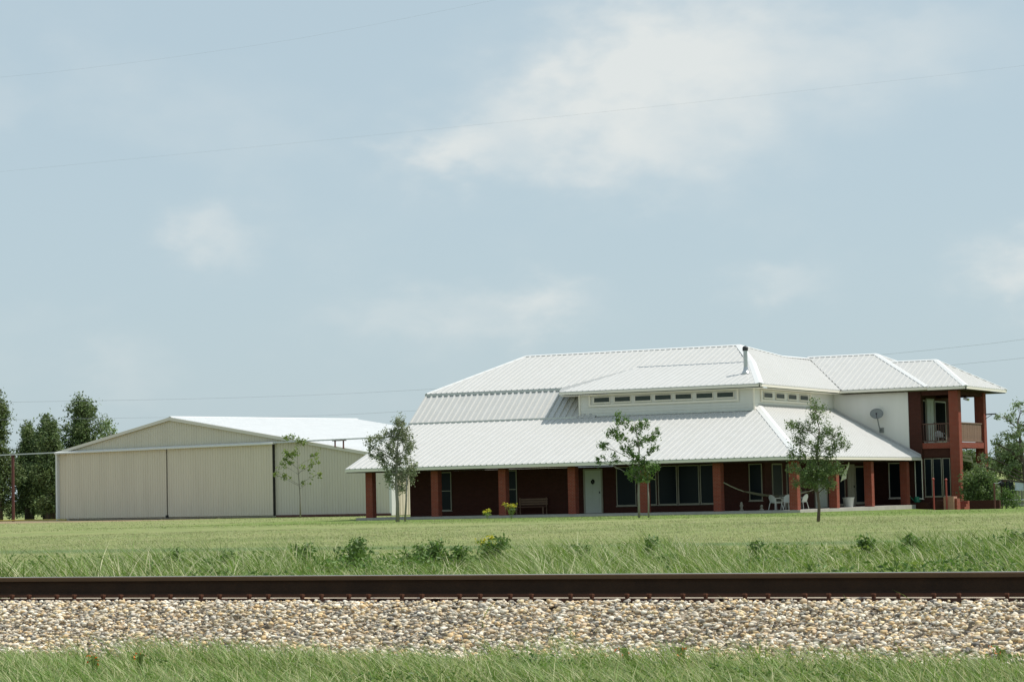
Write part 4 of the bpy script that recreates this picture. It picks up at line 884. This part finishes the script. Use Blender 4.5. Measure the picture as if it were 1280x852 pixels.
# pines left of the hangar
def pine(x, y, h, wd, label, seed, lean=0, base=1.2, m='leaf_pine', n=11000, blobs=None):
    r = random.Random(seed); lob = []
    k = 26
    for i in range(k):
        t = i/(k-1); z = base+(h-base-.4)*t; rad = wd*(1-t)**.7*(.5+.5*r.random())+.22
        a = r.uniform(0, 6.28); off = rad*.55*r.random()+rad*.15
        lob.append((math.cos(a)*off+lean*t, math.sin(a)*off, z, rad*.62, rad*.62, max(.55, h*.065), .6+rad))
    for q in blobs or []: lob.append(q)
    return tree('pine_tree', (x, y), [(0,0,-.3,.38), (0,0,base+.4,.30), (lean*.5,0,h*.6,.16), (lean,0,h*.95,.04)], lob, int(n*.85), .26, m, label, 'bark', seed, .24, .25, 34, nb=3, group='pines left of the hangar')
pine(-139.0, 170.9, 11.7, 2.6, 'tallest dark pine at the left edge of the photo', 41, n=16000)
pine(-132.9, 170.6, 8.6, 2.9, 'shorter broad pine standing between the tallest pine and the round topped one', 42, n=18000)
pine(-137.3, 175.5, 9.4, 3.0, 'broad pine behind the brown post with a thick dark trunk', 43, base=1.6, n=20000)
pine(-137.0, 180.4, 11.3, 2.7, 'round topped pine rising just left of the hangar eave', 44, n=20000, blobs=[(0,0,10.0,1.7,1.7,1.2,4.5),(.3,.1,8.6,2.1,2.1,1.4,6),(.2,.1,6.8,2.3,2.3,1.6,6)])
pine(-139.6, 175.8, 8.3, 3.0, 'low pine filling the gap right of the tallest one', 46, n=15000)
pine(-136.0, 174.2, 7.6, 2.6, 'low pine filling the gap left of the round topped one', 47, n=12000)
pine(-141.5, 178.5, 8.8, 3.0, 'mid height pine behind the brown post near the left edge', 48, n=13000)
pine(-143.5, 174, 10.4, 3.0, 'dark pine cut by the left edge of the photo, behind the tallest one', 45, n=14000)
tree('distant_tree', (-157.2, 212), [(0,0,-.2,.2), (0,0,5,.12), (0,0,9,.05)], [(0,0,9.0,.9,.9,1.1,1), (-.6,0,8.3,.8,.8,.9,.8)], 900, .3, 'leaf_pale', 'small treetop showing above the left slope of the hangar roof', 'bark', 9, .25)
# low bushes far behind the pines
for i, (xx, yy, lb) in enumerate(((-168, 214, 'pale green bush seen beneath the pines, left'), (-157, 222, 'pale green bush seen beneath the pines, nearer the hangar'))):
    tree('field_bush', (xx, yy), [(0,0,-.2,.1), (0,0,1,.08), (0,0,1.6,.05)], [(0,0,1.0,3.0,3.0,.9,1), (2.5,1,.9,2.6,2.6,.7,1), (-2.5,-1,.8,2.4,2.4,.6,1)], 3000, .3, 'leaf_pale', lb, 'bark', 50+i, .4, group='field bushes behind the pines', cat='bush')
# tree and shrubs right of the tower
tree('broadleaf_tree', (-39.7, 148.5), [(0,0,-.2,.20), (-.1,0,1.5,.17), (-.3,0,3.2,.12), (-.5,0,5.5,.05)],
     pxl([(-.2,6.2,.8,.6,1.1),(-1.3,5.7,.6,.4,.8),(-1.1,4.7,.7,.4,1.2),(-1.9,4.1,.5,.4,.6),(-.3,5.0,.9,.6,1.5),(.8,5.6,.9,.9,1.5),(-1.2,3.6,.7,.35,1.2),(-2.2,3.2,.7,.4,1.2),(-.5,3.8,.6,.4,.8),(.8,4.0,.9,.7,1.2),(-2.7,2.7,.7,.35,1.2),(-1.5,2.6,.6,.35,.9),(-.5,2.7,.5,.3,.5),(-2.3,1.9,.5,.3,.5),(0,1.9,.5,.3,.4)], 20),
     3900, .17, 'leaf_pale', 'light green tree reaching in from the right edge above the washing', 'bark', 61, .12, .0, 24)
tree('large_shrub', (-41.3, 143.3), [(0,0,-.2,.09), (0,0,.8,.07), (0,0,1.6,.04)],
     pxl([(-.5,1.9,.6,.5,1.2),(.3,2.1,.6,.5,1.2),(.2,1.2,.8,.6,2.0),(-.3,.8,.6,.5,1.2),(.55,1.5,.4,.5,1.0),(.6,.8,.4,.4,.8),(-.7,1.2,.4,.5,.9)], 21), 6000, .16, 'leaf_mid', 'large dark green shrub with paler tips in front of the tower', 'bark', 71, .15, .2, 22, cat='shrub')
tree('tall_shrub', (-45.8, 159.2), [(0,0,-.2,.12), (0,0,1.4,.09), (0,0,3.2,.05)],
     pxl([(-.9,3.2,.8,.5,1.2),(-.2,2.9,.9,.6,1.4),(.6,2.6,.8,.6,1.3),(-.6,2.0,.9,.6,1.4),(.4,1.6,.9,.6,1.3),(-1.5,2.6,.6,.5,.8),(0,.8,1.0,.6,1.2)], 19), 8000, .20, 'leaf_mid', 'tall green shrub behind the tower, seen between its lower columns', 'bark', 72, .18, .2, 22, cat='shrub')
tree('round_shrub', (-41.9, 152.9), [(0,0,-.2,.09), (0,0,1.4,.07), (0,0,3.0,.04)],
     pxl([(-.5,3.6,.6,.4,1.0),(.2,3.8,.6,.4,.9),(.2,3.2,.7,.45,1.2),(-.3,2.7,.7,.45,1.2),(.7,2.8,.5,.4,.9),(.1,2.2,.6,.4,.8),(-.3,1.2,.5,.5,.8)], 19), 6500, .18, 'leaf_mid', 'yellow green bushy shrub just right of the tower column', 'bark', 73, .17, .15, 22, cat='shrub')
tree('small_shrub', (-40.6, 146.6), [(0,0,-.2,.05), (0,0,.5,.04), (0,0,.9,.02)],
     pxl([(0,.9,.4,.4,1),(.4,.5,.4,.4,1),(-.3,.5,.4,.35,1)], 19), 1100, .14, 'leaf_dark', 'small shrub at the foot of the brown clothesline post', 'bark', 74, .13, .15, 22, cat='shrub')

# weeds and flowers, each a plant
def weed(x, y, h, wd, label, seed, m='weedleaf', n=260, ls=.085, flower=None, fn_=0, cat='weed', name='broadleaf_weed', group='leafy weeds in the rough grass'):
    gz = float(ground_z(x, y)); r = np.random.default_rng(seed); t = thing(name, (x, y, gz), label, cat, group); L3 = np.array((x, y, gz))
    b = MB(); k = 5; tops = []
    for i in range(k):
        a = r.uniform(0, 6.28); q = r.uniform(.2, 1)*wd; hh = h*r.uniform(.65, 1); e_ = Vector((x+math.cos(a)*q-.1*h*RX, y+math.sin(a)*q, gz+hh)); tops.append(e_)
        b.tube([(x, y, gz-.05), Vector((x, y, gz)).lerp(e_, .5)+Vector((0, 0, .08)), e_], [.012, .010, .006], 4)
    b.build('stem', m, t); P = []
    for i in range(n):
        e_ = tops[r.integers(0, k)]; f = r.uniform(.25, 1.0)**.7; P.append(np.array(Vector((x, y, gz)).lerp(e_, f))+r.normal(size=3)*np.array([.07, .07, .04])*min(1, h*2)*(1.3-f*.5))
    V, F_ = leaf_mesh(np.array(P), ls, seed=seed); raw('foliage', V, F_, m, t)
    if flower:
        P = np.array([np.array(tops[r.integers(0, k)])+r.normal(size=3)*np.array([.09, .09, .05])*min(1, h*h*1.6+.08) for _ in range(fn_)]); V, F_ = leaf_mesh(P, ls*.9, seed=seed+1); tag(raw('flower_head', V, F_, flower, t), kind='stuff')
    return t
wd_ = [(-19.45,37.4,.62,.20,'tall dark leafy weed right of the yellow flowered plant'),(-20.3,36.6,.50,.25,'dark leafy weed cluster left of centre, in front of the hangar end'),(-21.6,36.4,.58,.22,'tall dark leafy weed in the middle of the rough strip, second from the left group'),
 (-22.6,36.2,.50,.25,'spreading weed among the pale grass left of the dark cluster'),(-20.9,35.0,.48,.25,'low dark weed close behind the rail, left of centre'),(-17.8,37.4,.42,.22,'short leafy weed below the pale porch door'),(-16.7,37.9,.50,.20,'leafy weed with a thin top below the middle porch windows'),
 (-20.0,37.0,.45,.30,'low bushy weed filling the gap between the two dark clusters near the middle'),(-21.0,37.3,.42,.28,'spreading dark weed just right of the tall one in the left group'),(-23.6,35.2,.40,.25,'small weed with thin stems at the left end of the rough strip middle'),
 (-12.9,40.6,.36,.22,'low weed half buried in pale grass right of the lawn tree'),(-10.0,42.0,.42,.2,'short weed close to the right edge of the photo'),
 (-14.0,41.4,.45,.18,'lone round leafy weed right of the lawn tree'),(-11.3,41.5,.50,.22,'leafy weed near the right edge of the rough strip'),(-24.4,34.8,.52,.22,'leafy weed in the left half below the sapling'),(-15.4,39.6,.38,.24,'low weed below the white chairs')]
for i, (x, y, h, q, lb) in enumerate(wd_): weed(x, y, h+(.14 if i < 5 or i in (10, 11) else .08), q*(1 if i < 5 else .8), lb, 200+i, n=420 if i < 5 else 300)
weed(-20.05, 38.2, .62, .22, 'yellow flowering weed in the rough grass in the middle', 230, n=140, flower='yellow', fn_=70, name='yellow_wildflower', cat='wildflower', group=None)
for i, (x, y, h, q, lb) in enumerate(((-61.9, 118.0, .58, .32, 'bright yellow flowering plant on the lawn left of the second window, the lower one'), (-60.7, 118.6, .85, .38, 'bright yellow flowering plant on the lawn below the second window, the taller one'))):
    weed(x, y, h, q, lb, 240+i, m='leaf_fresh', n=110, ls=.09, flower='yellow', fn_=120, name='yellow_wildflower', cat='wildflower', group='yellow flowering plants on the lawn')
def at(px, Z): # a point on the ground at a given sideways offset and distance
    return R0*px+F0*Z
for i, (lat, Z, lb) in enumerate(((-3.02, 17.2, 'orange wildflower in the near grass at the left'), (-2.72, 17.3, 'small orange wildflower in the near grass, right of its brighter neighbour'), (1.12, 16.6, 'orange wildflower in the near grass right of centre'), (.75, 16.6, 'small orange wildflower in the near grass, just left of its taller neighbour'), (3.3, 16.5, 'orange wildflower at the right where grass meets stones'))):
    p = at(lat, Z); weed(p.x, p.y, .17, .06, lb, 260+i, m='leaf_fresh', n=12, ls=.03, flower='orange', fn_=9, name='orange_wildflower', cat='wildflower', group='orange wildflowers in the near grass')
for i, (lat, Z) in enumerate(((-7.75, 50), (-7.55, 50.2))):
    p = at(lat, Z); z = float(ground_z(p.x, p.y)); tag(MB().obox((p.x, p.y, z+.18), R0*.16, F0*.12, (0, 0, .04)).build('litter_scrap', 'litter', bevel=.008), ('left' if i == 0 else 'right')+' one of two white scraps of litter on the field', 'litter', 'white scraps on the field')

# ------------------------------------------------------------------ grass
def blades(name, n, zlo, zhi, hlo, hhi, wlo, whi, lean, m, latk=.245, seg=3, seed=0, dens=None, label='', curl=.5, tuft=1, power=1.0, hfun=None):
    r = np.random.default_rng(seed); Z = zlo+(zhi-zlo)*r.random(n)**power
    lat = (r.random(n)*2-1)*(latk*Z+1.0)
    if tuft > 1:
        k = n//tuft; Zc, Lc = Z[:k], lat[:k]; idx = r.integers(0, k, n); sp = .055*(1+Z[idx]/60); Z = Zc[idx]+r.normal(size=n)*sp; lat = Lc[idx]+r.normal(size=n)*sp
    x = lat*R0.x+Z*F0.x; y = lat*R0.y+Z*F0.y
    if dens is not None:
        k = r.random(n) < dens(x, y, lat, Z); x, y, lat, Z = x[k], y[k], lat[k], Z[k]; n = len(x)
    gz = ground_z(x, y)
    h = hlo+(hhi-hlo)*r.random(n)**1.4
    if hfun is not None: h = h*hfun(x, y, lat, Z)
    wd = r.uniform(wlo, whi, n)*(Z/zlo)**.5
    az = r.normal(0, 1.25, n); ld = np.stack([-np.cos(az)*R0.x+np.sin(az)*F0.x, -np.cos(az)*R0.y+np.sin(az)*F0.y], -1)   # wind blows towards the left
    ln = lean*r.uniform(.35, 1.3, n)*h; fa = r.uniform(0, 3.14, n); fx, fy = np.cos(fa)*wd/2, np.sin(fa)*wd/2
    vs = []
    for i in range(seg):
        t = i/seg; px = x+ld[:, 0]*ln*t**1.8; py = y+ld[:, 1]*ln*t**1.8; pz = gz-.02+h*(t-curl*.25*t*t); k = (1-t*.55)
        vs += [np.stack([px-fx*k, py-fy*k, pz], -1), np.stack([px+fx*k, py+fy*k, pz], -1)]
    vs.append(np.stack([x+ld[:, 0]*ln, y+ld[:, 1]*ln, gz-.02+h*(1-curl*.25)], -1))
    V = np.stack(vs, 1).reshape(-1, 3); f = []
    for i in range(seg-1): a = 2*i; f += [[a, a+1, a+3], [a, a+3, a+2]]
    a = 2*(seg-1); f.append([a, a+1, a+2]); nv = 2*seg+1
    F_ = (np.array(f)[None]+(np.arange(n)*nv)[:, None, None]).reshape(-1, 3)
    o = raw(name, V, F_, m); tag(o, label, kind='stuff'); return o
wob = lambda x, s=1.0: .5+.5*np.sin(x*1.7*s+1.3*np.sin(x*.6*s)+np.sin(x*3.9*s))
def near_d(x, y, lat, Z):  # grass thins into the stones
    edge = 15.85+.75*wob(lat,.8)*wob(lat+4,2.1)+.15*wob(lat, 1.9)+.35*ss(0, 2.2, lat)*(1-ss(2.6, 3.8, lat))+.1*ss(-1, -3, lat)
    return 1-ss(edge-.25, edge+.40, y)*.997
blades('verge_grass', 52000, 13.9, 19.6, .07, .26, .004, .009, 1.0, 'grass_near', seed=1, dens=near_d, hfun=lambda x, y, lat, Z: .6+.75*wob(lat*1.4+Z*1.1, 1.6), label='long green verge grass in front of the stones', tuft=14, curl=.8)
def tall_h(x, y, lat, Z): return .55+.45*wob(lat, .45)+.25*wob(lat+9, 1.7)+.25*wob(lat*1.3+Z*.7, 2.3)
blades('tall_grass', 62000, 24.5, 46, .24, .62, .009, .016, .85, 'grass_tall', seed=2, label='tall wind blown grass behind the rail', tuft=9, hfun=tall_h, power=1.0)
blades('meadow_grass', 130000, 42, 108, .04, .12, .007, .013, .7, 'grass_field', seed=3, label='mown meadow grass between the railway and the buildings', seg=2, tuft=5, power=1.0,
       dens=lambda x, y, lat, Z: 1-.55*ss(98, 108, y))
blades('lawn_grass', 42000, 96, 136, .04, .11, .012, .022, .6, 'grass_lawn', seed=6, label='greener short lawn grass in front of the house', seg=2, tuft=5,
       dens=lambda x, y, lat, Z: np.where((y > 124.8) & (x > -76), 0., ss(100, 112, y)))
blades('yard_grass', 30000, 120, 215, .06, .15, .02, .035, .6, 'grass_field', seed=4, label='short grass around the hangar', seg=1, tuft=5,
       dens=lambda x, y, lat, Z: np.where(((y > 124.5) & (x > -76) & (y < 160)) | ((x-HA.x)*hn.x+(y-HA.y)*hn.y > -.3) & (x > -128) | (x < -112) & (y > 146), 0., 1.))

# low leafy undergrowth mixed into the grass
def undergrowth(name, n, zlo, zhi, hmax, ls, m, seed, label, clumps):
    r = np.random.default_rng(seed); Zc = r.uniform(zlo, zhi, clumps); Lc = (r.random(clumps)*2-1)*(.245*Zc+1); Sc = r.uniform(.10, .42, clumps); Hc = r.uniform(.3, 1, clumps)*hmax
    i = r.integers(0, clumps, n); lat = Lc[i]+r.normal(size=n)*Sc[i]; Z = Zc[i]+r.normal(size=n)*Sc[i]; x = lat*R0.x+Z*F0.x; y = lat*R0.y+Z*F0.y
    k = (y < 16.0) | (y > 21.5); x, y, i = x[k], y[k], i[k]; n = len(x)
    z = ground_z(x, y)+Hc[i]*r.random(n)**.8
    V, F_ = leaf_mesh(np.stack([x, y, z], -1), ls, flat=.3, seed=seed); tag(raw(name, V, F_, m), label, kind='stuff')
undergrowth('leafy_undergrowth', 26000, 25, 46, .50, .075, 'weedleaf', 501, 'low leafy green undergrowth among the tall grass behind the rail', 170)
undergrowth('pale_undergrowth', 12000, 25, 50, .40, .07, 'leaf_fresh', 502, 'low yellow green undergrowth among the tall grass', 90)
undergrowth('verge_undergrowth', 5000, 14, 17.6, .14, .035, 'weedleaf', 503, 'low green leaves among the near verge grass', 60)
